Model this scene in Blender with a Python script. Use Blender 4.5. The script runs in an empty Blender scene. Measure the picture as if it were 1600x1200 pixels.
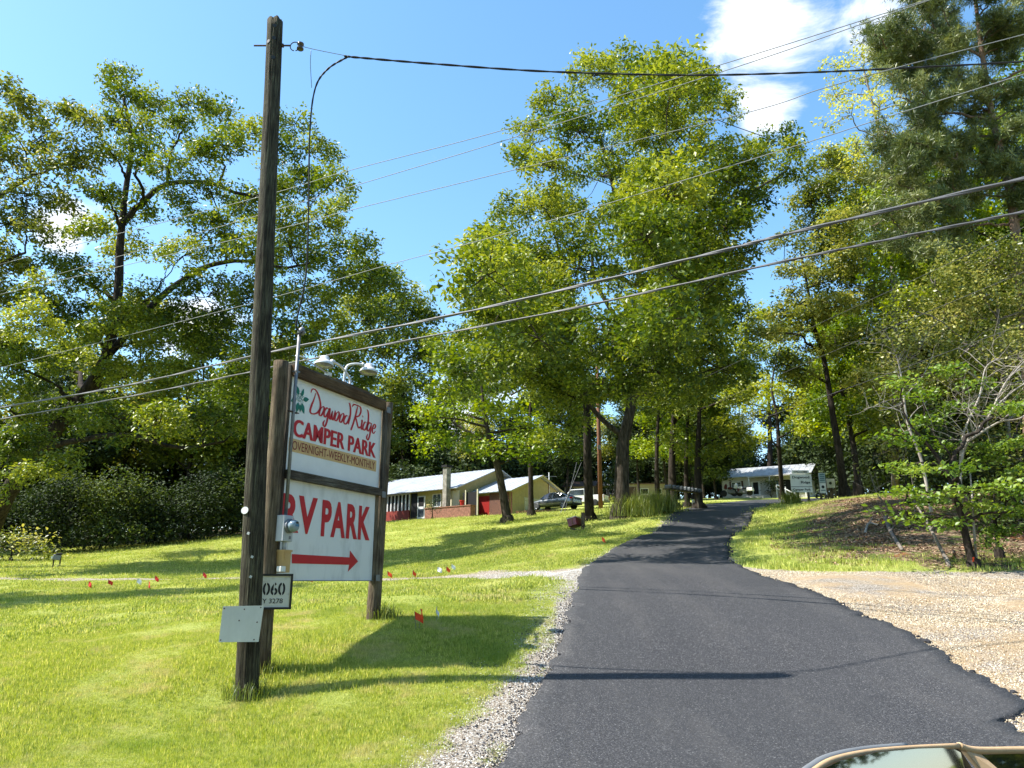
import bpy, bmesh, math, random
import numpy as np
from mathutils import Vector, Matrix, Euler, noise as mnoise
R = math.radians
random.seed(7); rng = np.random.default_rng(7)
sc = bpy.context.scene
COL = sc.collection

# ------------------------------------------------------------------ camera
EYE = 1.6
PITCH = math.atan(307/1200)
cd = bpy.data.cameras.new('camera'); cam = bpy.data.objects.new('camera', cd); COL.objects.link(cam)
cd.sensor_width = 36; cd.lens = 27.0; cd.clip_start = .05; cd.clip_end = 3000
cam.location = (0, 0, EYE); cam.rotation_euler = (math.pi/2 + PITCH, 0, 0)
sc.camera = cam

# ------------------------------------------------------------------ light
SUN_AZ = math.atan2(-7.2, -.62); SUN_EL = R(53)
EXPO = 1.40
SKY_STRENGTH = .118
to_sun = Vector((math.sin(SUN_AZ)*math.cos(SUN_EL), math.cos(SUN_AZ)*math.cos(SUN_EL), math.sin(SUN_EL)))
sd = bpy.data.lights.new('sun', 'SUN'); sun = bpy.data.objects.new('sun', sd); COL.objects.link(sun)
sd.energy = 4.6; sd.angle = R(.5); sd.color = (1, .955, .88)
sun.rotation_euler = (-to_sun).to_track_quat('-Z', 'Y').to_euler()
sun.location = (-30, -10, 40)
sc.view_settings.view_transform = 'Standard'; sc.view_settings.look = 'None'
sc.view_settings.exposure = EXPO; sc.view_settings.gamma = 1; sc.view_settings.use_curve_mapping = False

def pray(px, py):
    c, s = math.cos(PITCH), math.sin(PITCH)
    dx = px-800; dy = 600-py
    return Vector((dx, 1200*c-dy*s, 1200*s+dy*c))
def P(px, py, Y):
    r = pray(px, py); t = Y/r.y
    return Vector((r.x*t, Y, EYE+r.z*t))

# sky with a few fair-weather clouds
W = bpy.data.worlds.new("World"); sc.world = W; W.use_nodes = True
nt = W.node_tree; nt.nodes.clear()
def N(t, **k):
    n = nt.nodes.new(t)
    for a, b in k.items(): setattr(n, a, b)
    return n
wo = N('ShaderNodeOutputWorld'); bg = N('ShaderNodeBackground'); bg.inputs[1].default_value = SKY_STRENGTH
sky = N('ShaderNodeTexSky', sky_type='NISHITA'); sky.sun_disc = False
sky.sun_elevation = SUN_EL; sky.sun_rotation = SUN_AZ % (2*math.pi); sky.air_density = 1.0; sky.dust_density = .6; sky.ozone_density = 1.6
tc = N('ShaderNodeTexCoord')
mp = N('ShaderNodeMapping'); mp.inputs['Scale'].default_value = (1, 1, 1.6)
nt.links.new(tc.outputs['Generated'], mp.inputs[0])
n1 = N('ShaderNodeTexNoise'); n1.inputs['Scale'].default_value = 7.0; n1.inputs['Detail'].default_value = 11; n1.inputs['Roughness'].default_value = .62
n1.inputs['Distortion'].default_value = .35
nt.links.new(mp.outputs[0], n1.inputs[0])
prev = None
def mth(op, a, b=None, c=None):
    m = N('ShaderNodeMath', operation=op)
    for i, v in enumerate((a, b, c)):
        if v is None: continue
        if isinstance(v, (int, float)): m.inputs[i].default_value = v
        else: nt.links.new(v, m.inputs[i])
    return m.outputs[0]
acc = None
for (px, py, rad, amp) in ((1195, 45, .085, .40), (1260, 35, .07, .3), (1150, 60, .05, .25), (1185, 165, .055, .34), (1165, 130, .05, .3), (1355, 12, .06, .30), (1225, 140, .05, .16),
                           (95, 360, .045, .42), (1335, 625, .07, .42), (700, 660, .12, .35), (280, 520, .06, .35), (-900, 100, .3, .25), (2600, -500, .3, .2)):
    d = pray(px, py).normalized()
    vd = N('ShaderNodeVectorMath', operation='DISTANCE'); vd.inputs[1].default_value = d
    nt.links.new(tc.outputs['Generated'], vd.inputs[0])
    q = mth('DIVIDE', vd.outputs['Value'], rad); q = mth('MULTIPLY', q, q); q = mth('MULTIPLY', q, -1.0)
    q = mth('EXPONENT', q); q = mth('MULTIPLY', q, amp)
    acc = q if acc is None else mth('MAXIMUM', acc, q)
tot = mth('ADD', n1.outputs[0], acc)
rmp = N('ShaderNodeMapRange'); rmp.inputs[1].default_value = .67; rmp.inputs[2].default_value = .9
rmp.interpolation_type = 'SMOOTHSTEP'
nt.links.new(tot, rmp.inputs[0])
mix = N('ShaderNodeMix', data_type='RGBA'); mix.inputs['B'].default_value = (4.6, 4.75, 5.0, 1)
nt.links.new(rmp.outputs[0], mix.inputs[0])
hsv = N('ShaderNodeHueSaturation'); hsv.inputs['Hue'].default_value = .490; hsv.inputs['Saturation'].default_value = 1.16; hsv.inputs['Value'].default_value = 1.08
nt.links.new(sky.outputs[0], hsv.inputs['Color'])
nt.links.new(hsv.outputs[0], mix.inputs['A']); nt.links.new(mix.outputs['Result'], bg.inputs[0]); nt.links.new(bg.outputs[0], wo.inputs[0])

# ------------------------------------------------------------------ materials
MATS = {}
def new_mat(name):
    m = bpy.data.materials.new(name); m.use_nodes = True
    return m, m.node_tree, m.node_tree.nodes['Principled BSDF']
def mat(name, col, rough=.7, metal=0, col2=None, scale=8, stretch=(1, 1, 1), bump=0, bscale=None, detail=6, spec=.3, thr=(.35, .65)):
    if name in MATS: return MATS[name]
    m, t, b = new_mat(name)
    b.inputs['Roughness'].default_value = rough; b.inputs['Metallic'].default_value = metal; b.inputs['Specular IOR Level'].default_value = spec
    b.inputs['Base Color'].default_value = (*col, 1)
    if col2 is None: col2 = tuple(c*.8 for c in col)
    tc = t.nodes.new('ShaderNodeTexCoord'); mp = t.nodes.new('ShaderNodeMapping'); mp.inputs['Scale'].default_value = stretch
    t.links.new(tc.outputs['Object'], mp.inputs[0])
    n = t.nodes.new('ShaderNodeTexNoise'); n.inputs['Scale'].default_value = scale; n.inputs['Detail'].default_value = detail; n.inputs['Roughness'].default_value = .65
    t.links.new(mp.outputs[0], n.inputs[0])
    r = t.nodes.new('ShaderNodeValToRGB'); r.color_ramp.elements[0].position = thr[0]; r.color_ramp.elements[1].position = thr[1]
    r.color_ramp.elements[0].color = (*col2, 1); r.color_ramp.elements[1].color = (*col, 1)
    t.links.new(n.outputs[0], r.inputs[0]); t.links.new(r.outputs[0], b.inputs['Base Color'])
    if bump:
        n2 = n
        if bscale:
            n2 = t.nodes.new('ShaderNodeTexNoise'); n2.inputs['Scale'].default_value = bscale; n2.inputs['Detail'].default_value = 6
            t.links.new(mp.outputs[0], n2.inputs[0])
        bp = t.nodes.new('ShaderNodeBump'); bp.inputs['Strength'].default_value = 1; bp.inputs['Distance'].default_value = bump
        t.links.new(n2.outputs[0], bp.inputs['Height']); t.links.new(bp.outputs[0], b.inputs['Normal'])
    MATS[name] = m
    return m
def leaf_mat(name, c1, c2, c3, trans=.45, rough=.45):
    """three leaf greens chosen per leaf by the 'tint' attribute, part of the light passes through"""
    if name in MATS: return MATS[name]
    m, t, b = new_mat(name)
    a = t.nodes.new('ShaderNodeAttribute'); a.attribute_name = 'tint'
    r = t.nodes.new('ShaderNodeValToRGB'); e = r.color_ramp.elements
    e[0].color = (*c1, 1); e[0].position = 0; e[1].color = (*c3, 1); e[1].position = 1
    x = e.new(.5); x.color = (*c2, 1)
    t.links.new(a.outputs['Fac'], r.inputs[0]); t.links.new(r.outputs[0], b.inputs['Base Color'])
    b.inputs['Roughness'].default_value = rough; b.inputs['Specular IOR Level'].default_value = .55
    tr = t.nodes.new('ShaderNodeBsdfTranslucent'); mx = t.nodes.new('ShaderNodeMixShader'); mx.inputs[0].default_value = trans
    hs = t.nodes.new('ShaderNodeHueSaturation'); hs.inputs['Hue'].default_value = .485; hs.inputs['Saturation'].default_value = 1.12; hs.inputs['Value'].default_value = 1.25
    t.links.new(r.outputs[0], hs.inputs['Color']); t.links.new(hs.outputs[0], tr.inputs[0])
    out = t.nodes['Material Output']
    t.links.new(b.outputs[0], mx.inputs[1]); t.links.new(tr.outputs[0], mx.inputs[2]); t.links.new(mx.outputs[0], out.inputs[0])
    MATS[name] = m
    return m

# ------------------------------------------------------------------ mesh helpers
def tag(o, label=None, cat=None, group=None, kind=None):
    if label: o['label'] = label
    if cat: o['category'] = cat
    if group: o['group'] = group
    if kind: o['kind'] = kind
    return o
def empty(name, loc, rz=0, rx=0, ry=0):
    o = bpy.data.objects.new(name, None); COL.objects.link(o); o.location = loc; o.rotation_euler = (rx, ry, rz); o.empty_display_size = .3
    return o
def thing(name, label, cat, loc, rz=0, group=None, rx=0, ry=0):
    return tag(empty(name, loc, rz, rx, ry), label, cat, group)
class MB:
    def __init__(s): s.v = []; s.f = []
    def add(s, vs, fs):
        k = len(s.v); s.v += [tuple(v) for v in vs]; s.f += [tuple(i+k for i in f) for f in fs]; return s
    def box(s, c, d, rot=None):
        x, y, z = d[0]/2, d[1]/2, d[2]/2
        vs = [Vector(p) for p in ((-x,-y,-z),(x,-y,-z),(x,y,-z),(-x,y,-z),(-x,-y,z),(x,-y,z),(x,y,z),(-x,y,z))]
        if rot is not None:
            M = Euler(rot).to_matrix() if not isinstance(rot, Matrix) else rot
            vs = [M @ v for v in vs]
        c = Vector(c)
        return s.add([v+c for v in vs], [(0,3,2,1),(4,5,6,7),(0,1,5,4),(1,2,6,5),(2,3,7,6),(3,0,4,7)])
    def tube(s, pts, rad, n=8, cap=True, jit=0):
        pts = [Vector(p) for p in pts]; m = len(pts)
        if isinstance(rad, (int, float)): rad = [rad]*m
        rings = []; up = None; vs = []
        for i, p in enumerate(pts):
            t = (pts[min(i+1, m-1)]-pts[max(i-1, 0)])
            t = t.normalized() if t.length > 1e-9 else Vector((0, 0, 1))
            if up is None: up = t.orthogonal().normalized()
            a = (up-t*up.dot(t)); a = a.normalized() if a.length > 1e-6 else t.orthogonal().normalized(); up = a; b = t.cross(a)
            for k in range(n):
                w = 2*math.pi*k/n; r = rad[i]*(1+jit*(random.random()-.5))
                vs.append(p+a*math.cos(w)*r+b*math.sin(w)*r)
        fs = [(i*n+k, i*n+(k+1) % n, (i+1)*n+(k+1) % n, (i+1)*n+k) for i in range(m-1) for k in range(n)]
        if cap: fs += [tuple(range(n-1, -1, -1)), tuple((m-1)*n+k for k in range(n))]
        return s.add(vs, fs)
    def lathe(s, prof, n=20, M=None, cap=True):
        vs = []; M = M or Matrix()
        for r, z in prof:
            for k in range(n):
                a = 2*math.pi*k/n; vs.append(M @ Vector((r*math.cos(a), r*math.sin(a), z)))
        m = len(prof)
        fs = [(i*n+k, i*n+(k+1) % n, (i+1)*n+(k+1) % n, (i+1)*n+k) for i in range(m-1) for k in range(n)]
        if cap: fs += [tuple(range(n-1, -1, -1)), tuple((m-1)*n+k for k in range(n))]
        return s.add(vs, fs)
    def prism(s, poly, a, b, M=None):
        """poly: 2-D points (x,z); from y=a to y=b"""
        M = M or Matrix(); n = len(poly)
        vs = [M @ Vector((p[0], a, p[1])) for p in poly]+[M @ Vector((p[0], b, p[1])) for p in poly]
        fs = [tuple(range(n)), tuple(range(2*n-1, n-1, -1))]+[(i, n+i, n+(i+1) % n, (i+1) % n) for i in range(n)]
        return s.add(vs, fs)
    def build(s, name, m, parent=None, smooth=False, world=False, bevel=0):
        me = bpy.data.meshes.new(name)
        v = s.v
        if world and parent is not None:
            o = parent.location; v = [(p[0]-o.x, p[1]-o.y, p[2]-o.z) for p in v]
        me.from_pydata(v, [], s.f)
        bm = bmesh.new(); bm.from_mesh(me); bmesh.ops.recalc_face_normals(bm, faces=bm.faces)
        if bevel: bmesh.ops.bevel(bm, geom=list(bm.edges), offset=bevel, segments=1, affect='EDGES')
        bm.to_mesh(me); bm.free()
        if smooth: me.polygons.foreach_set('use_smooth', [True]*len(me.polygons))
        me.materials.append(m)
        ob = bpy.data.objects.new(name, me); COL.objects.link(ob)
        if parent is not None: ob.parent = parent
        return ob
def np_mesh(name, V, F, m, parent=None, attrs=None, smooth=False):
    """fast mesh from numpy arrays; F is (n,k)"""
    me = bpy.data.meshes.new(name); n, k = F.shape
    me.vertices.add(len(V)); me.vertices.foreach_set('co', np.ascontiguousarray(V, dtype=np.float32).ravel())
    me.loops.add(n*k); me.loops.foreach_set('vertex_index', np.ascontiguousarray(F, dtype=np.int32).ravel())
    me.polygons.add(n); me.polygons.foreach_set('loop_start', np.arange(0, n*k, k, dtype=np.int32))
    if smooth: me.polygons.foreach_set('use_smooth', np.ones(n, dtype=bool))
    me.update(calc_edges=True)
    for an, (dom, arr) in (attrs or {}).items():
        a = me.attributes.new(an, 'FLOAT', dom); a.data.foreach_set('value', np.ascontiguousarray(arr, dtype=np.float32))
    me.materials.append(m)
    ob = bpy.data.objects.new(name, me); COL.objects.link(ob)
    if parent is not None: ob.parent = parent
    return ob
def copy_tree(o, parent=None):
    c = o.copy(); COL.objects.link(c); c.parent = parent
    for ch in list(o.children): copy_tree(ch, c)
    return c

# ------------------------------------------------------------------ terrain
CT = [(800,1200,6.9),(1590,1190,7.0),(0,1200,7.1),(385,1090,9.8),(410,1050,10.4),(582,970,12.8),(0,1050,10.6),(0,960,18),(0,908,31),(0,878,45),(-400,905,33),(-400,870,50),
 (200,908,29),(200,862,48),(380,905,27.5),(380,842,52),(700,901,24),(655,985,12.0),(850,898,20.5),(870,950,14.2),(860,1060,10.2),(780,1060,10.1),
 (1000,1000,11.8),(1223,1067,10.25),(1140,880,20.5),(912,890,19.8),(960,860,25),(1005,838,30.5),(1040,815,37),(1170,821,36),(1150,838,30.5),(1192,801,46),(1062,799,46),
 (1075,795,50),(1110,788,58),(1212,790,56),(1170,783,65),(1240,781,68),(1300,779,70),(1240,785,62),(1400,778,72),
 (600,817,70),(700,810,68),(790,809,56),(797,805,71),(868,797,72),(918,806,54),(905,829,37),(970,795,46),(750,852,39),(860,860,28),(700,886,30),(860,826,42),(650,850,44),
 (1600,1105,8.8),(1450,1000,11.3),(1400,940,13.9),(1300,940,13.9),(1600,940,13.6),(1170,886,19),(1300,889,18),(1450,889,17.5),(1600,889,17.2),
 (1250,852,23),(1400,852,20.3),(1550,850,20.3),(1350,795,27.5),(1400,792,27),(1300,788,36),(1550,795,25),(1300,779,48),(1250,788,44),(1600,785,28),(1450,782,33),
 (1130,778,88),(1280,776,84),(1000,783,80),(950,785,90),(2000,850,20),(2000,780,32)]
WP = [(-70,70,4.5),(-50,110,8),(0,130,13),(60,130,14),(60,70,11),(-130,130,8),(100,100,13),(-300,100,8),(300,100,16),(0,300,18),(-200,300,14),(200,300,18),(-18,3,.1),(18,4,.1),(-40,10,.3),(30,8,.6),(50,25,3.5),(0,3,0.02),(0,1,0)]
_c = []
for px, py, Y in CT:
    q = P(px, py, Y); _c.append((q.x, q.y, q.z))
_c = np.array(_c+[tuple(map(float, w)) for w in WP])
def _uv(x, y):
    r = np.sqrt(x*x+y*y)+3.0
    return np.stack([np.arctan2(x, np.maximum(y, 1e-3))*1.2, np.log(r)*1.4], -1)
_U = _uv(_c[:, 0], _c[:, 1]); _n = len(_U)
def _k(d2): return np.where(d2 > 1e-12, .5*d2*np.log(np.maximum(d2, 1e-12)), 0)
_d = ((_U[:, None]-_U[None])**2).sum(-1)
_A = np.zeros((_n+3, _n+3)); _A[:_n, :_n] = _k(_d)+np.eye(_n)*2e-4; _A[:_n, _n] = 1; _A[:_n, _n+1:] = _U; _A[_n, :_n] = 1; _A[_n+1:, :_n] = _U.T
_w = np.linalg.solve(_A, np.concatenate([_c[:, 2]/(np.exp(_U[:, 1]/1.4)), np.zeros(3)]))
def Hn(x, y):
    x = np.asarray(x, float); y = np.asarray(y, float); sh = x.shape; x = x.ravel(); y = y.ravel(); out = np.zeros(len(x))
    for i in range(0, len(x), 20000):
        xs, ys = x[i:i+20000], y[i:i+20000]
        u = _uv(xs, ys); d = ((u[:, None]-_U[None])**2).sum(-1)
        z = _k(d)@_w[:_n]+_w[_n]+u@_w[_n+1:]
        r = np.sqrt(xs*xs+ys*ys)
        z = z*(r+3.0)
        az = np.abs(np.arctan2(xs, ys)); b = np.clip((az-R(62))/R(25), 0, 1); b = b*b*(3-2*b)
        far = .03*r
        z = np.clip(z, -1.5, 22)
        z = z*(1-b)+far*b*.35
        n = np.clip((r-2)/4, 0, 1); z = z*n
        out[i:i+20000] = z
    return out.reshape(sh)
def H(x, y): return float(Hn(np.array([x]), np.array([y]))[0])
def G(px, py, y0=4.0, y1=110.0):
    """where the line of sight through a photo pixel meets the ground"""
    r = pray(px, py); ys = np.geomspace(y0, y1, 500); xs = r.x/r.y*ys; zs = EYE+r.z/r.y*ys
    h = Hn(xs, ys); i = np.where(zs < h)[0]
    if len(i) == 0:
        j = int(np.argmin(zs-h))
    else: j = int(i[0])
    if j > 0 and len(i):
        a = (zs-h)[j-1]; b = (zs-h)[j]; t = a/(a-b+1e-9); y = ys[j-1]+(ys[j]-ys[j-1])*t
    else: y = ys[j]
    x = r.x/r.y*y
    return Vector((x, y, H(x, y)))
def on(px, Y, dz=0):
    """ground point in pixel column px (of a near-horizon row) at depth Y"""
    x = (px-800)/1210*Y
    return Vector((x, Y, H(x, Y)+dz))
# road edges (world), near to far
def gxy(l): return [tuple((P(*p) if len(p) == 3 else G(*p))[:2]) for p in l]
LE = [(-60,-3),(-14,3.2),(-4.5,4.3),(-1.4,5.6)]+gxy([(770,1210),(815,1125),(845,1080),(868,1030),(884,985),(893,950),(900,925),(912,890,19.8),(928,873,22.5),(960,859,25.2),(1005,838,30.5),(1040,815,37),(1062,799,46),(1075,795,50),(1110,788,58),(1170,783,65),(1240,781,68),(1300,779,70),(1400,778,72)])
RE = [(60,-3),(24,2.5),(12,5.2)]+gxy([(1700,1162),(1600,1105),(1550,1074),(1500,1043),(1450,1010),(1400,986),(1350,965),(1300,940),(1240,917),(1180,898),(1142,882,20.5),(1137,868,22.5),(1141,852,26.5),(1150,838,30.5),(1170,821,36),(1192,801,46),(1212,790,56),(1240,785,62),(1300,784,64),(1400,782,66)])
def resample(pts, n):
    p = np.array(pts, float)
    # Catmull-Rom densify
    q = []
    for i in range(len(p)-1):
        p0, p1, p2, p3 = p[max(i-1, 0)], p[i], p[i+1], p[min(i+2, len(p)-1)]
        for t in np.linspace(0, 1, 12, endpoint=False):
            q.append(.5*((2*p1)+(-p0+p2)*t+(2*p0-5*p1+4*p2-p3)*t*t+(-p0+3*p1-3*p2+p3)*t**3))
    q.append(p[-1]); q = np.array(q)
    return q
Lp = resample(LE, 0); Rp = resample(RE, 0)
nl = min(len(Lp), len(Rp))
def arcs(q, n):
    d = np.concatenate([[0], np.cumsum(np.linalg.norm(np.diff(q, axis=0), axis=1))])
    t = np.linspace(0, 1, len(d)); return d, t
# same parameter (control index) on both edges: LE has 23, RE has 23
assert len(LE) == len(RE), (len(LE), len(RE))
road_poly = np.concatenate([Lp, Rp[::-1], [[60, -14], [-60, -14]]])
def seg_dist(x, y, pl, closed=False):
    p = np.array(pl, float)
    if closed: p = np.concatenate([p, p[:1]])
    best = np.full(len(x), 1e9)
    for a, b in zip(p[:-1], p[1:]):
        ab = b-a; t = np.clip(((x-a[0])*ab[0]+(y-a[1])*ab[1])/max(ab@ab, 1e-9), 0, 1)
        best = np.minimum(best, (x-a[0]-t*ab[0])**2+(y-a[1]-t*ab[1])**2)
    return np.sqrt(best)
def inside(x, y, pl):
    p = np.array(pl, float); r = np.zeros(len(x), bool); j = len(p)-1
    for i in range(len(p)):
        xi, yi = p[i]; xj, yj = p[j]
        c = ((yi > y) != (yj > y)) & (x < (xj-xi)*(y-yi)/((yj-yi) if abs(yj-yi) > 1e-12 else 1e-12)+xi)
        r ^= c; j = i
    return r
def sdist(x, y, pl): return np.where(inside(x, y, pl), 1, -1)*seg_dist(x, y, pl, True)
road_c = road_poly[::3]
gl_poly = [(-14,3.2),(-5,4.4)]+gxy([(560,1240),(640,1180),(735,1105),(775,1060),(812,1020),(835,985),(868,940),(876,920),(872,908),(835,902,19.4),(880,890,20.5),(925,871,23),(958,857,25.8),(1003,836,31),(1036,815,37.5),(1054,801,46)])+gxy([(1064,799,46),(1042,815,37),(1007,839,30.5),(962,861,25),(925,890,19.8),(920,940),(870,1080),(815,1190)])+[(0,5)]
lane = gxy([(940,884,20.2),(890,891,20.3),(830,897,21),(700,901,24),(540,904,26),(380,905.5,28),(200,907.5,30),(0,908.5,32.5),(-300,911,34)])
gr_poly = [(30,.5),(24,1.8),(12,4.6),(7.8,6.6)]+gxy([(1480,1140),(1370,1045),(1230,975),(1130,915),(1139,885,20.3),(1134,868,22.3),(1142,869,22.1),(1155,882,19.4),(1180,889,18.6),(1300,892,17.6),(1450,892,17.2),(1600,892,17.0),(2000,892,17)])+[(30,17),(40,8)]
litter_poly = gxy([(1250,872,19.5),(1215,850,24),(1250,808,38),(1300,790,40),(1380,786,38),(1500,775,44),(2100,760,50),(2200,885,18),(1600,891,17.1),(1480,891,17.3),(1440,884,17.9),(1350,880,18.4)])
def fields(x, y):
    rd = sdist(x, y, road_c)
    gl = sdist(x, y, gl_poly); gr = sdist(x, y, gr_poly)
    ln = np.where(x < -1.0, .62, 1.0)-seg_dist(x, y, lane)
    gd = np.maximum(np.maximum(gl, gr), ln)
    li = sdist(x, y, litter_poly)
    r = np.sqrt(x*x+y*y); wood = np.minimum((r-62)/6, 3)
    # woodland floor: behind the left hedge
    wl = (y-(50+.0*x))/3
    li = np.maximum(li, np.where((x < -12) & (y > 49-x*0.0+np.maximum(0, (x+40))*.35), (y-49-np.maximum(0, (x+40))*.35)/3, -9))
    li = np.maximum(li, np.where(y > 92, 2, -9))
    return rd, gd, li, gr
nr, na = 250, 800
rr = np.concatenate([[0.0], np.geomspace(1.0, 900, nr)])
# finer angles in front of the camera
t = np.linspace(0, 1, na, endpoint=False)
aa = np.concatenate([np.linspace(-R(44), R(44), 640, endpoint=False), np.linspace(R(44), R(316), 160, endpoint=False)])
RRm, AAm = np.meshgrid(rr[1:], aa, indexing='ij')
X = (RRm*np.sin(AAm)).ravel(); Yv = (RRm*np.cos(AAm)).ravel()
Z = Hn(X, Yv)
vis = RRm.ravel() < 120
rd = np.full(len(X), -9.); gd = rd.copy(); li = rd.copy(); gr_ = rd.copy()
rd[vis], gd[vis], li[vis], gr_[vis] = fields(X[vis], Yv[vis])
li[~vis] = 2
Z2 = Z+.035*np.sin(X*1.3+2)*np.sin(Yv*1.1)*np.clip(-rd, 0, 1)*(np.hypot(X, Yv) > 14)
sm = np.clip((rd+.05)/.3, 0, 1); Z2 = Z2-.14*sm*sm*(3-2*sm)*(1+RRm.ravel()*.012)
V = np.stack([X, Yv, Z2], -1); V = np.concatenate([V, [[0, 0, -.14]]])
i, j = np.meshgrid(np.arange(len(rr)-2), np.arange(na), indexing='ij'); j2 = (j+1) % na
F = np.stack([i*na+j, i*na+j2, (i+1)*na+j2, (i+1)*na+j], -1).reshape(-1, 4)
cen = len(V)-1
F = np.concatenate([F, np.stack([np.full(na//2, cen), np.arange(0, na, 2), np.arange(1, na+1, 2) % na, np.arange(2, na+2, 2) % na], -1)])
ext = lambda a, v=0: np.concatenate([a, [v]])

def ground_material():
    m, t, b = new_mat('ground_cover')
    nd = lambda ty, **k: [n := t.nodes.new(ty), [setattr(n, a, c) for a, c in k.items()]][0]
    L = t.links.new
    tc = nd('ShaderNodeTexCoord')
    def noise(s, d=6, r=.6):
        n = nd('ShaderNodeTexNoise'); n.inputs['Scale'].default_value = s; n.inputs['Detail'].default_value = d; n.inputs['Roughness'].default_value = r; L(tc.outputs['Object'], n.inputs[0]); return n.outputs[0]
    def ramp(x, *st):
        r = nd('ShaderNodeValToRGB'); e = r.color_ramp.elements
        while len(e) < len(st): e.new(.5)
        for k, (p, c) in enumerate(st): e[k].position = p; e[k].color = (*c, 1)
        L(x, r.inputs[0]); return r.outputs[0]
    def mix(f, a, c, bt='MIX'):
        n = nd('ShaderNodeMix', data_type='RGBA', blend_type=bt)
        for s, v in ((n.inputs[0], f), (n.inputs['A'], a), (n.inputs['B'], c)):
            if isinstance(v, tuple): s.default_value = (*v, 1)
            elif isinstance(v, (int, float)): s.default_value = v
            else: L(v, s)
        return n.outputs['Result']
    def mathn(op, a, c):
        n = nd('ShaderNodeMath', operation=op)
        for s, v in zip(n.inputs, (a, c)):
            if isinstance(v, (int, float)): s.default_value = v
            else: L(v, s)
        return n.outputs[0]
    def rng_(x, a, c):
        n = nd('ShaderNodeMapRange'); n.interpolation_type = 'SMOOTHSTEP'; n.inputs[1].default_value = a; n.inputs[2].default_value = c; L(x, n.inputs[0]); return n.outputs[0]
    def attr(s): n = nd('ShaderNodeAttribute'); n.attribute_name = s; return n.outputs['Fac']
    # grass: yellow green lawn with drier and greener patches
    gf = ramp(noise(55, 4, .75), (.25, (.12,.17,.03)), (.5, (.27,.32,.06)), (.75, (.44,.45,.15)))
    g = mix(rng_(noise(.55, 5), .38, .72), gf, ramp(noise(40, 4, .7), (.3, (.22,.25,.04)), (.7, (.45,.44,.13))))
    g = mix(mathn('MULTIPLY', rng_(noise(1.7, 6, .7), .60, .78), .45), g, ramp(noise(60, 3), (.3, (.28,.25,.09)), (.7, (.50,.43,.20))))
    # gravel
    vor = nd('ShaderNodeTexVoronoi'); vor.inputs['Scale'].default_value = 42; L(tc.outputs['Object'], vor.inputs[0])
    sepc = nd('ShaderNodeSeparateColor'); L(vor.outputs['Color'], sepc.inputs[0])
    st = ramp(sepc.outputs[0], (.0, (.17,.15,.125)), (.35, (.38,.33,.265)), (.7, (.50,.455,.39)), (1., (.64,.62,.57)))
    st = mix(rng_(vor.outputs['Distance'], .35, .75), st, (.16,.125,.09))
    dirt = ramp(noise(18, 6, .7), (.3, (.30,.195,.095)), (.7, (.52,.39,.225)))
    gv = mix(mathn('MULTIPLY', rng_(noise(1.1, 6, .65), .38, .62), mathn('ADD', mathn('MULTIPLY', rng_(attr('lot'), .0, 1.2), .7), .08)), st, dirt)
    crumbs = mathn('MULTIPLY', rng_(noise(14, 5, .8), .60, .66), rng_(attr('rd'), -.9, -.05))
    crumbs = mathn('MULTIPLY', crumbs, rng_(attr('lot'), .6, -.6))
    gv = mix(crumbs, gv, (.035,.035,.04))
    fd = mathn('ADD', attr('gd'), mathn('MULTIPLY', mathn('SUBTRACT', noise(2.2, 8, .72), .5), 1.3))
    c = mix(rng_(fd, -.12, .1), g, gv)
    # leaf litter, bare red clay and thin grass on the bank and the woodland floor
    lv = nd('ShaderNodeTexVoronoi'); lv.inputs['Scale'].default_value = 16; L(tc.outputs['Object'], lv.inputs[0])
    s2 = nd('ShaderNodeSeparateColor'); L(lv.outputs['Color'], s2.inputs[0])
    lt = ramp(s2.outputs[0], (.0, (.035,.022,.013)), (.5, (.12,.075,.045)), (.85, (.27,.19,.12)), (1., (.40,.31,.21)))
    lt = mix(rng_(noise(.9, 5, .7), .56, .64), lt, ramp(noise(9), (.3, (.16,.07,.03)), (.7, (.30,.12,.05))))
    lt = mix(rng_(noise(1.6, 6, .75), .50, .58), lt, ramp(noise(45, 4), (.3, (.05,.075,.014)), (.7, (.14,.17,.04))))
    fl = mathn('ADD', attr('li'), mathn('MULTIPLY', mathn('SUBTRACT', noise(1.1, 7, .7), .5), 4.2))
    c = mix(rng_(fl, -.3, .5), c, lt)
    L(c, b.inputs['Base Color']); b.inputs['Roughness'].default_value = .95; b.inputs['Specular IOR Level'].default_value = .15
    bp = nd('ShaderNodeBump'); bp.inputs['Distance'].default_value = .05; bp.inputs['Strength'].default_value = .9
    L(mathn('ADD', noise(38, 4, .8), mathn('MULTIPLY', noise(7, 5), .8)), bp.inputs['Height']); L(bp.outputs[0], b.inputs['Normal'])
    return m
ground = np_mesh('ground', V, F, ground_material(), attrs={'gd': ('POINT', ext(gd)), 'li': ('POINT', ext(li, -9)), 'rd': ('POINT', ext(rd)), 'lot': ('POINT', ext(gr_))}, smooth=True)
tag(ground, 'rising lawn with gravel verges and a leaf covered bank', None, None, 'structure')

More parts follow.
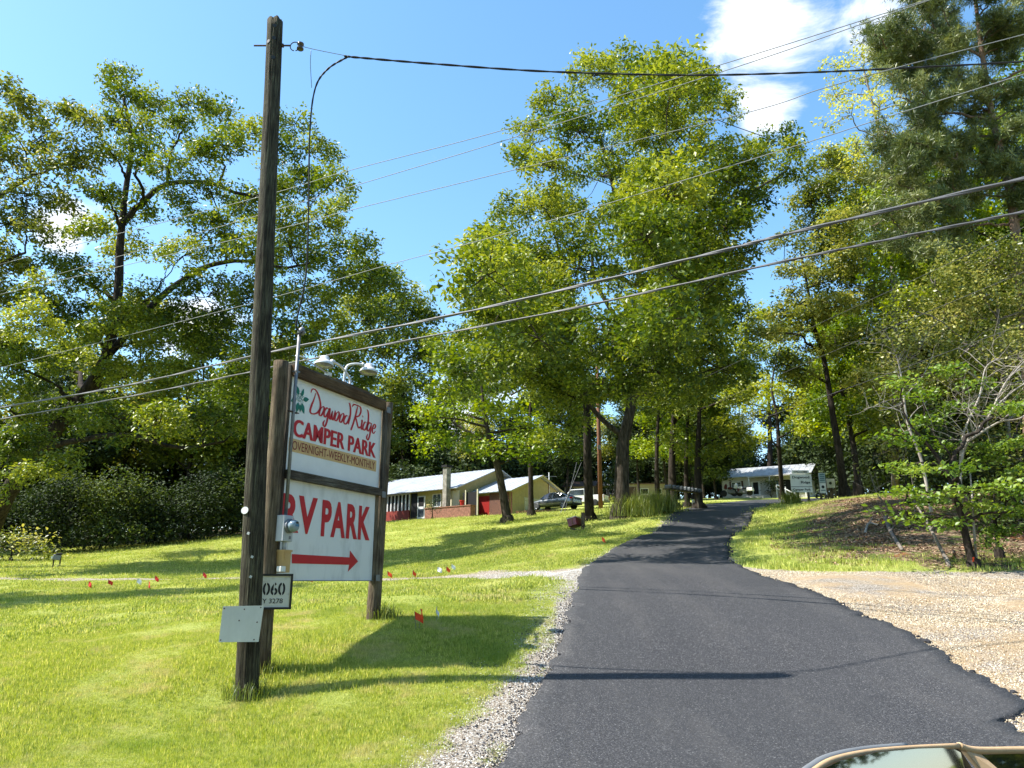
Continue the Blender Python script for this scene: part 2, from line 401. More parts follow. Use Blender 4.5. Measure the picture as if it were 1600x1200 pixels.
def asphalt_material():
    m, t, b = new_mat('asphalt')
    L = t.links.new
    tc = t.nodes.new('ShaderNodeTexCoord')
    def noise(s, d=6, r=.6):
        n = t.nodes.new('ShaderNodeTexNoise'); n.inputs['Scale'].default_value = s; n.inputs['Detail'].default_value = d; n.inputs['Roughness'].default_value = r; L(tc.outputs['Object'], n.inputs[0]); return n.outputs[0]
    v = t.nodes.new('ShaderNodeTexVoronoi'); v.inputs['Scale'].default_value = 105; L(tc.outputs['Object'], v.inputs[0])
    s = t.nodes.new('ShaderNodeSeparateColor'); L(v.outputs['Color'], s.inputs[0])
    r = t.nodes.new('ShaderNodeValToRGB'); e = r.color_ramp.elements
    e[0].position = 0; e[0].color = (.012,.012,.0135,1); e[1].position = 1; e[1].color = (.17,.168,.165,1)
    for p, c in ((.55, (.027,.0272,.030)), (.88, (.052,.052,.055)), (.96, (.085,.085,.087))): x = e.new(p); x.color = (*c, 1)
    L(s.outputs[0], r.inputs[0])
    # dusty tyre tracks and patches
    r2 = t.nodes.new('ShaderNodeMapRange'); r2.inputs[1].default_value = .48; r2.inputs[2].default_value = .8; r2.inputs[4].default_value = .32; mpp = t.nodes.new('ShaderNodeMapping'); mpp.inputs['Scale'].default_value = (1.6, .22, 1); mpp.inputs['Rotation'].default_value = (0, 0, R(6)); L(tc.outputs['Object'], mpp.inputs[0]); ns_ = t.nodes.new('ShaderNodeTexNoise'); ns_.inputs['Scale'].default_value = .8; ns_.inputs['Detail'].default_value = 8; ns_.inputs['Roughness'].default_value = .65; L(mpp.outputs[0], ns_.inputs[0]); L(ns_.outputs[0], r2.inputs[0])
    mx = t.nodes.new('ShaderNodeMix'); mx.data_type = 'RGBA'; mx.inputs['B'].default_value = (.105,.098,.09,1)
    L(r2.outputs[0], mx.inputs[0]); L(r.outputs[0], mx.inputs['A'])
    L(mx.outputs['Result'], b.inputs['Base Color']); b.inputs['Roughness'].default_value = .72; b.inputs['Specular IOR Level'].default_value = .35
    bp = t.nodes.new('ShaderNodeBump'); bp.inputs['Distance'].default_value = .008; bp.inputs['Strength'].default_value = .8
    L(noise(60, 3, .8), bp.inputs['Height']); L(bp.outputs[0], b.inputs['Normal'])
    return m
ASPH = asphalt_material()
# road sheet, cross-subdivided, with a ragged raised edge
nu = 24; us = np.linspace(0, 1, nu+1)
k = np.linspace(0, len(Lp)-1, 760); k0 = np.floor(k).astype(int).clip(0, len(Lp)-2); kt = (k-k0)[:, None]
La = Lp[k0]*(1-kt)+Lp[k0+1]*kt; Ra = Rp[k0]*(1-kt)+Rp[k0+1]*kt
def wob(a, s):
    return np.array([mnoise.fractal(Vector((p[0]*1.7, p[1]*1.7, s)), 1.0, 2.0, 5) for p in a])
dirv = (Ra-La)/np.linalg.norm(Ra-La, axis=1)[:, None]
La = La-dirv*(wob(La, 3.)*.16)[:, None]; Ra = Ra+dirv*(wob(Ra, 9.)*.2)[:, None]
pts = La[:, None, :]*(1-us[None, :, None])+Ra[:, None, :]*us[None, :, None]
rx, ry = pts[..., 0].ravel(), pts[..., 1].ravel(); rz = Hn(rx, ry)+.035+np.hypot(rx, ry)*.0006
m_ = len(La); Vr = np.stack([rx, ry, rz], -1)
ii, jj = np.meshgrid(np.arange(m_-1), np.arange(nu), indexing='ij'); q = nu+1
Fr = np.stack([ii*q+jj, ii*q+jj+1, (ii+1)*q+jj+1, (ii+1)*q+jj], -1).reshape(-1, 4)
# skirts
base = len(Vr)
SL = Vr.reshape(m_, q, 3)[:, 0] + np.concatenate([-dirv*.05, np.full((m_, 1), -.16)], 1)
SR = Vr.reshape(m_, q, 3)[:, -1] + np.concatenate([dirv*.05, np.full((m_, 1), -.16)], 1)
Vr = np.concatenate([Vr, SL, SR]); a = np.arange(m_-1)
Fr = np.concatenate([Fr, np.stack([a*q, (a+1)*q, base+a+1, base+a], -1), np.stack([a*q+nu, base+m_+a, base+m_+a+1, (a+1)*q+nu], -1)])
road = np_mesh('road', Vr, Fr, ASPH, smooth=False); tag(road, 'fresh black asphalt driveway climbing the hill', None, None, 'structure')

# ------------------------------------------------------------------ object materials
def weathered_wood(name, c_light, c_dark, c_mid):
    m, t, b = new_mat(name); L = t.links.new
    tc = t.nodes.new('ShaderNodeTexCoord'); mp = t.nodes.new('ShaderNodeMapping'); mp.inputs['Scale'].default_value = (1, 1, .045); L(tc.outputs['Object'], mp.inputs[0])
    n = t.nodes.new('ShaderNodeTexNoise'); n.inputs['Scale'].default_value = 55; n.inputs['Detail'].default_value = 8; n.inputs['Roughness'].default_value = .75; L(mp.outputs[0], n.inputs[0])
    r = t.nodes.new('ShaderNodeValToRGB'); e = r.color_ramp.elements; e[0].position = .36; e[0].color = (*c_dark, 1); e[1].position = .66; e[1].color = (*c_light, 1); x = e.new(.5); x.color = (*c_mid, 1)
    L(n.outputs[0], r.inputs[0])
    n2 = t.nodes.new('ShaderNodeTexNoise'); n2.inputs['Scale'].default_value = 2.2; n2.inputs['Detail'].default_value = 5; L(tc.outputs['Object'], n2.inputs[0])
    hs = t.nodes.new('ShaderNodeMix'); hs.data_type = 'RGBA'; hs.blend_type = 'MULTIPLY'
    r2 = t.nodes.new('ShaderNodeValToRGB'); r2.color_ramp.elements[0].position = .35; r2.color_ramp.elements[0].color = (.55, .5, .45, 1); r2.color_ramp.elements[1].position = .65; r2.color_ramp.elements[1].color = (1.05, 1.1, 1, 1)
    L(n2.outputs[0], r2.inputs[0]); hs.inputs[0].default_value = 1; L(r.outputs[0], hs.inputs['A']); L(r2.outputs[0], hs.inputs['B'])
    L(hs.outputs['Result'], b.inputs['Base Color']); b.inputs['Roughness'].default_value = .9; b.inputs['Specular IOR Level'].default_value = .2
    bp = t.nodes.new('ShaderNodeBump'); bp.inputs['Distance'].default_value = .035; bp.inputs['Strength'].default_value = 1; L(n.outputs[0], bp.inputs['Height']); L(bp.outputs[0], b.inputs['Normal'])
    return m
POLE = weathered_wood('pole_wood', (.17, .165, .115), (.012, .009, .007), (.062, .053, .038))
POST = weathered_wood('post_wood', (.30, .23, .16), (.05, .035, .024), (.16, .12, .085))
BOARD = weathered_wood('board_wood', (.22, .135, .08), (.06, .036, .02), (.14, .085, .048))
GREYB = weathered_wood('grey_board', (.22, .19, .16), (.05, .04, .034), (.12, .10, .085))
FENCEW = weathered_wood('dark_post', (.13, .11, .085), (.03, .025, .02), (.07, .06, .05))
def board_x(m_name, src):
    m = src.copy(); m.name = m_name
    for n in m.node_tree.nodes:
        if n.type == 'MAPPING': n.inputs['Scale'].default_value = (.045, 1, 1)
    return m
BOARDX = board_x('board_wood_along', BOARD); GREYX = board_x('grey_board_along', GREYB)
WHITEP = mat('white_sign_paint', (.76, .75, .71), .5, col2=(.70, .69, .65), scale=3)
WHITEST = mat('stained_sign_paint', (.70, .695, .67), .55, col2=(.53, .525, .50), scale=3.2, stretch=(1, 1, .35), thr=(.30, .52))
REDP = mat('red_sign_paint', (.50, .012, .02), .45, col2=(.46, .012, .02))
TANP = mat('tan_band_paint', (.62, .40, .17), .5, col2=(.58, .37, .16))
TEAL = mat('green_print', (.01, .17, .12), .5)
BLACKP = mat('black_paint', (.02, .02, .02), .5)
GREYM = mat('grey_enamel', (.42, .44, .46), .4, col2=(.38, .40, .42), spec=.5)
GALV = mat('galvanised_steel', (.22, .23, .245), .5, .4, col2=(.15, .155, .17), scale=14)
TANB = mat('tan_box', (.52, .34, .14), .55, col2=(.47, .30, .12), scale=5)
PALEM = mat('pale_plate', (.50, .51, .50), .5, .1, col2=(.40, .41, .40), scale=2.6, stretch=(1, 1, .4), spec=.5)
LAMPW = mat('lamp_enamel', (.62, .63, .63), .4, col2=(.5, .5, .49), scale=9, spec=.5)
GLASSD = mat('dark_glass', (.02, .025, .03), .06, spec=.8)
RUBBER = mat('black_rubber', (.022, .022, .024), .65)
ALUW = mat('bare_cable', (.20, .21, .21), .6, .2)
IRON = mat('rusty_iron', (.10, .06, .045), .7, .3, col2=(.05, .035, .03), scale=20)

def flat_text(name, body, parent, x0, x1, z0, z1, y, m, bold=0.0, shear=0.0, sp=1.0):
    """letters as thin sheets on the local x/z plane, fitted to the box x0..x1, z0..z1 (capital height)"""
    cu = bpy.data.curves.new(name, 'FONT'); cu.body = body; cu.size = 1; cu.offset = bold; cu.shear = shear; cu.resolution_u = 4; cu.extrude = 0; cu.space_character = sp
    o = bpy.data.objects.new(name+'_tmp', cu); COL.objects.link(o)
    dg = bpy.context.evaluated_depsgraph_get(); dg.update()
    me = bpy.data.meshes.new_from_object(o.evaluated_get(dg)); bpy.data.objects.remove(o)
    n = len(me.vertices); a = np.zeros(n*3, np.float32); me.vertices.foreach_get('co', a); a = a.reshape(-1, 3)
    xa, xb, za, zb = a[:, 0].min(), a[:, 0].max(), a[:, 1].min(), a[:, 1].max()
    q = np.stack([x0+(a[:, 0]-xa)/(xb-xa)*(x1-x0), np.full(n, y), z0+(a[:, 1]-za)/(zb-za)*(z1-z0)], -1)
    me.vertices.foreach_set('co', q.astype(np.float32).ravel()); me.update()
    me.materials.clear(); me.materials.append(m)
    ob = bpy.data.objects.new(name, me); COL.objects.link(ob); ob.parent = parent
    return ob
def catmull(p, n=8):
    p = [Vector(q) for q in p]; out = []
    for i in range(len(p)-1):
        a, b, c, d = p[max(i-1, 0)], p[i], p[i+1], p[min(i+2, len(p)-1)]
        for k in range(n):
            t = k/n; out.append(.5*((2*b)+(c-a)*t+(2*a-5*b+4*c-d)*t*t+(-a+3*b-3*c+d)*t**3))
    out.append(p[-1]); return out

# ------------------------------------------------------------------ utility pole
pb = P(385, 1090, 9.8); pt = P(430, 33, 9.8)
pole = thing('utility_pole', 'tall weathered wooden utility pole standing in the grass before the camper park sign', 'utility pole', (pb.x, pb.y, pb.z))
ax = (pt-pb); plen = ax.length
mb = MB(); vs = []; fs = []; ns, nh = 40, 70
for i_ in range(nh+1):
    t = i_/nh; c = ax*t; r0 = .136*(1-t)+.112*t
    for k_ in range(ns):
        a_ = 2*math.pi*k_/ns
        g = mnoise.fractal(Vector((math.cos(a_)*5, math.sin(a_)*5, t*5)), 1, 2, 4)
        cr = mnoise.noise(Vector((math.cos(a_)*11, math.sin(a_)*11, t*1.7+4)))
        r1 = r0+.006*g-(.012 if cr > .28 else 0)
        z = c.z
        if i_ == nh: z += .05*mnoise.noise(Vector((a_*2, 3, 1)))
        vs.append((c.x+r1*math.cos(a_), c.y+r1*math.sin(a_), z-(.25 if i_ == 0 else 0)))
fs = [(i_*ns+k_, i_*ns+(k_+1) % ns, (i_+1)*ns+(k_+1) % ns, (i_+1)*ns+k_) for i_ in range(nh) for k_ in range(ns)]
vs.append((ax.x, ax.y, ax.z-.06)); fs += [(nh*ns+k_, nh*ns+(k_+1) % ns, len(vs)-1) for k_ in range(ns)]
mb.add(vs, fs); mb.build('shaft', POLE, pole, smooth=True)
def pole_pt(py):  # axis point at a photo row
    s0, s1 = 0.0, 1.0
    t = min(range(0, 401), key=lambda i: abs(project(pb+ax*(i/400))[1]-py))/400
    return pb+ax*t, .142*(1-t)+.108*t
def project(v):
    c, s = math.cos(PITCH), math.sin(PITCH); d = Vector(v)-Vector((0, 0, EYE)); f = d.y*c+d.z*s; u = -d.y*s+d.z*c
    return (800+1200*d.x/f, 600-1200*u/f)
bp_, br = pole_pt(72); B = bp_-pb
mb = MB().tube([B+Vector((-.30, 0, 0)), B+Vector((.24, 0, 0))], .013, 8); mb.lathe([(.03, 0), (.03, .02)], 8, Matrix.Translation(B+Vector((.12, 0, 0))) @ Matrix.Rotation(R(90), 4, 'Y')); mb.build('bolt', IRON, pole)
insx = B+Vector((.33, 0, -.015))
ring = [insx+Vector((.07*math.cos(a_)-.02, 0, .075*math.sin(a_))) for a_ in np.linspace(R(-80), R(260), 16)]
mb = MB().tube(ring, .008, 6); mb.build('clevis', IRON, pole)
mb = MB().lathe([(.02, -.055), (.05, -.05), (.05, -.03), (.028, -.01), (.028, .01), (.05, .03), (.05, .05), (.02, .055)], 14, Matrix.Translation(insx+Vector((.06, 0, 0)))); mb.build('insulator', mat('brown_porcelain', (.05, .028, .022), .25, spec=.6), pole, smooth=True)
for py in (47, 66, 72, 96):
    q_, r_ = pole_pt(py)
    a_ = R(-75 if py != 72 else -120)
    MB().lathe([(.001, 0), (.03, 0), (.03, .01), (.001, .01)], 10, Matrix.Translation(q_-pb+Vector((math.cos(a_), math.sin(a_), 0))*(r_-.004)) @ Matrix.Rotation(a_, 4, 'Z') @ Matrix.Rotation(R(90), 4, 'Y')).build('bolt_hole', BLACKP, pole)
q_, r_ = pole_pt(800)
def pole_face(py, px):
    q, r = pole_pt(py); off = (px-project(q)[0])/1200*q.y*1.03; off = max(-r*.97, min(r*.97, off)); ang = -math.acos(off/r); return q-pb, r, ang
q_, r_, a_ = pole_face(799, 388)
tg = MB().lathe([(.001, 0), (1, 0), (1, .05), (.001, .05)], 20, Matrix.Translation(q_+Vector((math.cos(a_), math.sin(a_), 0))*(r_+.004)) @ Matrix.Rotation(a_, 4, 'Z') @ Matrix.Rotation(R(90), 4, 'Y') @ Matrix.Diagonal((.045, .072, .08, 1))).build('oval_tag', PALEM, pole)
for (px, py) in ((399, 872), (397, 902), (394, 835)):
    q_, r_, a_ = pole_face(py, px)
    MB().box(q_+Vector((math.cos(a_), math.sin(a_), 0))*(r_+.004), (.03, .012, .03), (0, .4, a_+R(90))).build('nail_scrap', PALEM, pole)
# blank pale plate nailed to the pole
q_, r_ = pole_pt(975)
pc = P(380, 975, q_.y-r_-.02)
plate = thing('metal_plate', 'blank pale metal plate nailed low on the utility pole', 'plate', (pc.x, pc.y, pc.z), R(7))
MB().prism([(-.252, .205), (.225, .212), (.195, -.205), (-.265, -.205)], -.004, .004).build('sheet', PALEM, plate)
for x, z in ((-.235, .18), (.19, .19), (.14, -.18), (-.245, -.18), (.0, .17), (-.05, .04), (.16, .02)):
    MB().lathe([(.001, 0), (.009, 0), (.006, .006), (.001, .007)], 8, Matrix.Translation((x, -.004, z)) @ Matrix.Rotation(R(90), 4, 'X')).build('nail', IRON, plate)

# ------------------------------------------------------------------ camper park sign
sb = Vector((-3.18344676, 10.4, 0)); se = Vector((.36785491, .9298832, 0)); sn = Vector((.9298832, -.36785491, 0)); SROT = math.atan2(se.y, se.x)
gz = H(sb.x, sb.y)
sign = thing('roadside_sign', 'big two-panel white sign for the camper park and RV park on round wooden posts', 'sign', (sb.x, sb.y, 0), SROT)
def SP(px, py, off=0.0):
    r = pray(px, py); o = sb+sn*off; t = (o.x*sn.x+o.y*sn.y)/(r.x*sn.x+r.y*sn.y)
    return ((r.x*t-sb.x)*se.x+(r.y*t-sb.y)*se.y, EYE+r.z*t)
def post(x0, x1, zb, zt, r, y=0.0, m=POST, nm='post'):
    ns, nh = 24, 30; vs = []
    for i_ in range(nh+1):
        t = i_/nh
        for k_ in range(ns):
            a_ = 2*math.pi*k_/ns; g = mnoise.fractal(Vector((math.cos(a_)*4+x0*9, math.sin(a_)*4, t*3)), 1, 2, 4)
            rr_ = r*(1.06-.1*t)+.006*g
            vs.append((x0+(x1-x0)*t+rr_*math.cos(a_), y+rr_*math.sin(a_), zb-.2+(zt-zb+.2)*t))
    fs = [(i_*ns+k_, i_*ns+(k_+1) % ns, (i_+1)*ns+(k_+1) % ns, (i_+1)*ns+k_) for i_ in range(nh) for k_ in range(ns)]+[tuple(nh*ns+k_ for k_ in range(ns))]
    return MB().add(vs, fs).build(nm, m, sign, smooth=True)
post(-.02, -.10, gz, 4.56, .105); post(2.60, 2.78, .96, 4.58, .105)
MB().box((.075, -.0, 3.2), (.05, .10, 2.7)).build('upright_board', GREYB, sign)
MB().box((2.60, -.075, 3.72), (.09, .05, 1.36)).build('upright_board', GREYB, sign)
MB().box((2.515, -.02, 2.30), (.09, .05, 1.50)).build('upright_board', POST, sign)
MB().box((1.32, -.055, 4.475), (2.50, .11, .15)).build('top_board', BOARDX, sign)
MB().box((1.32, -.0, 4.565), (2.46, .20, .035)).build('cap_board', GREYX, sign)
MB().box((1.62, -.0, 4.60), (1.0, .13, .032)).build('lamp_board', BOARDX, sign)
MB().box((1.32, -.053, 3.012), (2.46, .115, .118)).build('middle_board', GREYX, sign)
MB().box((1.345, -.02, 3.735), (2.43, .022, 1.34)).build('upper_panel', WHITEP, sign)
MB().box((1.29, -.02, 2.275), (2.42, .022, 1.36)).build('lower_panel', WHITEST, sign)
MB().box((1.29, -.026, 1.597), (2.42, .04, .012)).build('edge_strip', GALV, sign)
for x, z in ((2.70, 4.42), (2.66, 2.98), (2.58, 1.64)):
    MB().box((x-.05, -.11, z), (.12, .004, .10)).build('bracket', GALV, sign)
yF = -.0355
flat_text('lettering', 'CAMPER PARK', sign, .22, 2.395, 3.562, 3.812, yF, REDP, bold=.010, sp=1.04)
flat_text('lettering', 'CAMPER PARK', sign, .246, 2.42, 3.562, 3.812, yF-.001, REDP, bold=.010, sp=1.04)
MB().box((1.30, yF+.001, 3.435), (2.30, .002, .185)).build('tan_band', TANP, sign)
flat_text('lettering', 'OVERNIGHT-WEEKLY-MONTHLY', sign, .225, 2.40, 3.372, 3.498, yF-.004, mat('dark_red_print', (.22, .02, .02), .5), bold=.0)
flat_text('lettering', 'RV', sign, .10, .90, 2.235, 2.755, yF, REDP, bold=.04, sp=1.15)
flat_text('lettering', 'PARK', sign, 1.02, 2.345, 2.222, 2.752, yF, REDP, bold=.04, sp=1.16)
z0 = 1.888
MB().prism([(.40, z0-.062), (1.80, z0-.055), (1.77, z0-.16), (2.04, z0+.0), (1.80, z0+.16), (1.80, z0+.055), (.385, z0+.062)][::1], yF-.0005, yF+.0005).build('arrow', REDP, sign)
# brush script words
def ribbon(mb, pts, w0=.017, w1=.045, y=yF):
    c = catmull([Vector((p[0], 0, p[1])) for p in pts], 7); L_, R_ = [], []
    n = len(c)
    for i_, p in enumerate(c):
        t = (c[min(i_+1, n-1)]-c[max(i_-1, 0)]); t = t.normalized() if t.length else Vector((1, 0, 0))
        w = (w0+(w1-w0)*abs(t.z)**1.3)*.5*min(1, .35+4*min(i_, n-1-i_)/n)
        nrm = Vector((-t.z, 0, t.x)); L_.append(p+nrm*w); R_.append(p-nrm*w)
    k = len(mb.v); mb.v += [(v.x, y, v.z) for v in L_]+[(v.x, y, v.z) for v in R_]
    mb.f += [(k+i_, k+i_+1, k+n+i_+1, k+n+i_) for i_ in range(n-1)]
GL = {
 'D': [[(.0,.29),(.10,.345),(.35,.355),(.62,.31),(.88,.20),(.92,.11),(.70,.03),(.38,-.01),(.12,-.01),(.04,.03),(.14,.11),(.30,.20),(.44,.305)]],
 'o': [[(.62,.135),(.32,.11),(.10,.05),(.12,.005),(.40,.0),(.72,.05),(.92,.11),(.78,.145),(.55,.14)]],
 'g': [[(.85,.13),(.55,.145),(.22,.10),(.12,.04),(.26,.0),(.55,.03),(.86,.12)],[(.93,.15),(.80,.05),(.66,-.06),(.40,-.14),(.16,-.135),(.10,-.10),(.30,-.05)]],
 'w': [[(.02,.13),(.14,.15),(.12,.07),(.14,.005),(.30,.0),(.48,.08),(.54,.13)],[(.54,.13),(.48,.05),(.54,.0),(.70,.005),(.88,.08),(.96,.15)]],
 'd': [[(.66,.13),(.36,.125),(.10,.06),(.10,.01),(.34,-.005),(.66,.05),(.84,.15)],[(.58,.34),(.78,.33),(.94,.25),(.92,.13),(.78,.05),(.74,.0)]],
 'R': [[(.0,.30),(.16,.345),(.5,.355),(.88,.345),(.98,.28),(.80,.20),(.50,.165),(.36,.16)],[(.60,.34),(.44,.20),(.26,.07),(.04,-.055),(.0,-.06)],[(.42,.165),(.56,.10),(.70,.03),(.84,.0),(1.0,.03)]],
 'i': [[(.20,.125),(.48,.14),(.36,.06),(.30,.01),(.52,-.005),(.8,.03)],[(.52,.20),(.66,.215)]],
 'e': [[(.12,.06),(.60,.08),(.82,.12),(.66,.145),(.34,.12),(.14,.05),(.22,.0),(.50,-.005),(.85,.04)]],
}
word = MB()
for ch, pxa, pxb in (('D',483,500),('o',497.5,505.5),('g',504.5,513.5),('w',513,523),('o',522.5,529.5),('o',530,537),('d',536.5,547),('R',549,563),('i',563,568.5),('d',567,575.5),('g',573.5,581),('e',581.5,588)):
    xa = SP(pxa, 650, .03)[0]; xb = SP(pxb, 660, .03)[0]
    for st in GL[ch]: ribbon(word, [(xa+(xb-xa)*u, 3.975+v) for u, v in st], y=yF)
word.build('script_lettering', REDP, sign)
# dogwood sprig emblem
em = MB()
def leafshape(cx, cz, L_, w, ang):
    pts = []
    for t in np.linspace(0, 1, 7): pts.append((L_*t, w*math.sin(math.pi*t**.8)*(1+.25*math.sin(t*19))))
    pts += [(x, -z) for x, z in pts[-2:0:-1]]
    ca, sa = math.cos(ang), math.sin(ang)
    k = len(em.v); n = len(pts); em.v += [(cx+x*ca-z*sa, yF, cz+x*sa+z*ca) for x, z in pts]+[(cx+L_*.5*ca, yF, cz+L_*.5*sa)]
    em.f += [(k+i_, k+(i_+1) % n, k+n) for i_ in range(n)]
for cx, cz, L_, w, an in ((.29,4.17,.13,.038,2.0),(.36,4.16,.13,.03,1.25),(.40,4.12,.14,.035,.25),(.25,4.10,.14,.04,3.6),(.30,4.06,.16,.04,4.5),(.37,4.06,.16,.042,5.2),(.34,4.04,.12,.03,4.8)):
    leafshape(cx, cz, L_, w, an)
def line(pts, w=.006): ribbon(em, pts, w, w)
for cx, cz in ((.28,4.15),(.36,4.12)):
    for a_ in (0.4, 1.9, 3.5, 5.1):
        line([(cx, cz), (cx+.05*math.cos(a_-.5), cz+.055*math.sin(a_-.5)), (cx+.075*math.cos(a_), cz+.08*math.sin(a_)), (cx+.05*math.cos(a_+.5), cz+.055*math.sin(a_+.5)), (cx, cz)])
em.build('sprig_emblem', TEAL, sign)

# conduit mast on the left post
mast = thing('conduit_mast', 'grey conduit mast with weatherhead strapped to the left post of the big sign', 'conduit', (sb.x, sb.y, 0), SROT)
MB().tube([(.045, -.15, 2.42), (.05, -.15, 4.0), (.06, -.15, 5.0)], .024, 10).build('pipe', GALV, mast, smooth=True)
MB().lathe([(.026, 0), (.05, .02), (.055, .06), (.03, .11), (.005, .12)], 12, Matrix.Translation((.06, -.16, 4.98)) @ Matrix.Rotation(R(25), 4, 'X')).build('weatherhead', GALV, mast, smooth=True)
MB().box((.06, -.14, 3.86), (.20, .05, .012)).build('strap', IRON, mast); MB().box((.06, -.14, 4.44), (.09, .07, .02)).build('strap', GALV, mast)
for k_ in range(3):
    MB().tube([(.06, -.18, 5.05), (.03-.04*k_, -.24, 5.02-.03*k_), (-.02-.05*k_, -.20, 4.93)], .006, 5).build('lead_wire', RUBBER, mast)
# electric meter on the post, facing the driveway
meter = thing('electric_meter', 'grey electric meter box with round glass meter on the left sign post', 'electric meter', (sb.x-.01, sb.y, 2.10), SROT)
me_ = Vector((.04, -.17, 0))
MB().box((.03, -.17, .17), (.20, .13, .34)).build('box', GREYM, meter, bevel=.006)
mm = Matrix.Translation((.03, -.235, .20)) @ Matrix.Rotation(R(90), 4, 'X')
MB().lathe([(.095, 0), (.095, .03), (.085, .035)], 24, mm).build('ring', GALV, meter, smooth=False)
MB().lathe([(.08, .03), (.08, .09), (.07, .12), (.04, .135), (.001, .138)], 24, mm).build('glass_cover', mat('meter_glass', (.22, .30, .36), .08, spec=.8), meter, smooth=True)
MB().box((.03, -.372, .205), (.07, .004, .03)).build('display', mat('blue_label', (.03, .16, .30), .3), meter)
MB().box((.03, -.371, .24), (.05, .004, .025)).build('nameplate', BLACKP, meter)
MB().box((.07, -.238, .05), (.04, .006, .04)).build('latch', GALV, meter)
MB().tube([(.05, -.17, 0), (.05, -.17, -.11)], .028, 10).build('nipple', GREYM, meter, smooth=True)
MB().box((.10, -.2, -.05), (.035, .006, .09)).build('tag', WHITEP, meter)
tanb = thing('junction_box', 'tan outdoor electrical box below the meter on the left sign post', 'electrical box', (sb.x-.01, sb.y, 1.71), SROT)
tanb.location = sb+se*.05+Vector((0, 0, 1.70))
MB().prism([(-.055, .0), (-.075, .27), (.085, .27), (.075, .0)], -.215, -.10).build('box', TANB, tanb)
MB().box((.005, -.16, .28), (.175, .14, .025)).build('lid', TANB, tanb)
MB().box((-.03, -.218, .21), (.06, .02, .06)).build('hasp', TANB, tanb)
MB().box((-.07, -.19, .045), (.10, .07, .07)).build('white_fitting', WHITEP, tanb, bevel=.004)
# address sign
c1 = sb+se*.10
addr = thing('address_sign', 'small white house number sign in a black frame, partly hidden behind the pole', 'sign', (c1.x, c1.y, 1.245), R(19))
W_, H_ = .80, .44
pj = P(431, 925, 10.28); addr.location = (pj.x-.11, 10.24, 1.24)
MB().box((.04, 0, .22), (.50, .02, H_-.04)).build('board', mat('white_board', (.56, .55, .49), .5, col2=(.36, .32, .24), scale=4, thr=(.3, .45)), addr)
for c_, d_ in (((.04, -.008, .013), (.56, .035, .028)), ((.04, -.008, .43), (.56, .035, .028)), ((.306, -.008, .22), (.028, .036, .40)), ((-.226, -.008, .22), (.028, .036, .40))):
    MB().box(c_, d_).build('frame_bar', BLACKP, addr)
flat_text('lettering', '060', addr, -.048, .232, .175, .335, -.013, BLACKP, bold=.02)
for x in (-.005, .092, .190): MB().box((x, -.0145, .255), (.011, .001, .17)).build('stencil_gap', MATS['white_board'], addr)
flat_text('lettering', 'Y 3278', addr, -.045, .21, .075, .135, -.013, BLACKP, bold=.012)

# two gooseneck lamps
def gooseneck(sx, label, xb, xe, ztop, lampx, y_off, lz):
    L0 = thing('sign_lamp', label, 'lamp', sb+se*xb+Vector((0, 0, 4.615)), SROT, group=None)
    h = ztop-4.615; dx = xe-xb
    path = catmull([Vector((0, 0, 0)), Vector((.0, 0, h*.45)), Vector((dx*.30, 0, h*.88)), Vector((dx*.62, y_off*.5, h)), Vector((dx, y_off, h*.99))], 5)
    MB().tube(path, .02, 8).build('arm', LAMPW, L0, smooth=True)
    MB().lathe([(.045, 0), (.045, .012), (.022, .03)], 12).build('base_flange', GALV, L0)
    MB().tube([Vector((dx*.9, y_off*.95, h*.995)), Vector((dx*1.02, y_off*1.02, h*.99))], .032, 10).build('collar', LAMPW, L0, smooth=True)
    M_ = Matrix.Translation((dx+lampx, y_off*1.1, h-.02+lz)) @ Matrix.Rotation(R(6), 4, 'Y')
    MB().lathe([(.145, -.085), (.147, -.072), (.135, -.045), (.105, -.018), (.075, .0), (.07, .045), (.055, .06), (.001, .065)], 28, M_, cap=False).build('shade', LAMPW, L0, smooth=True)
    MB().lathe([(.12, -.074), (.07, -.088), (.001, -.092)], 20, M_, cap=False).build('lens', mat('lens_glass', (.28, .29, .29), .2, spec=.6), L0, smooth=True)
    return L0
gooseneck(1, 'gooseneck lamp on top of the big sign with its shade over the left end', 1.60, 1.02, 4.86, -.20, -.05, -.02)
gooseneck(1, 'gooseneck lamp on top of the big sign with its shade over the right end', 1.45, 1.66, 4.96, .14, -.20, .0)
ee = thing('floodlight_stem', 'slim white conduit stem lying along the top left of the big sign', 'conduit', sb+se*.2+Vector((0, 0, 4.6)), SROT)
MB().tube([(-.02, -.02, .12), (.1, -.03, .14), (.72, -.05, .04)], .012, 8).build('tube', LAMPW, ee, smooth=True)
MB().box((.74, -.05, .03), (.10, .08, .06)).build('joint_box', LAMPW, ee, bevel=.008)

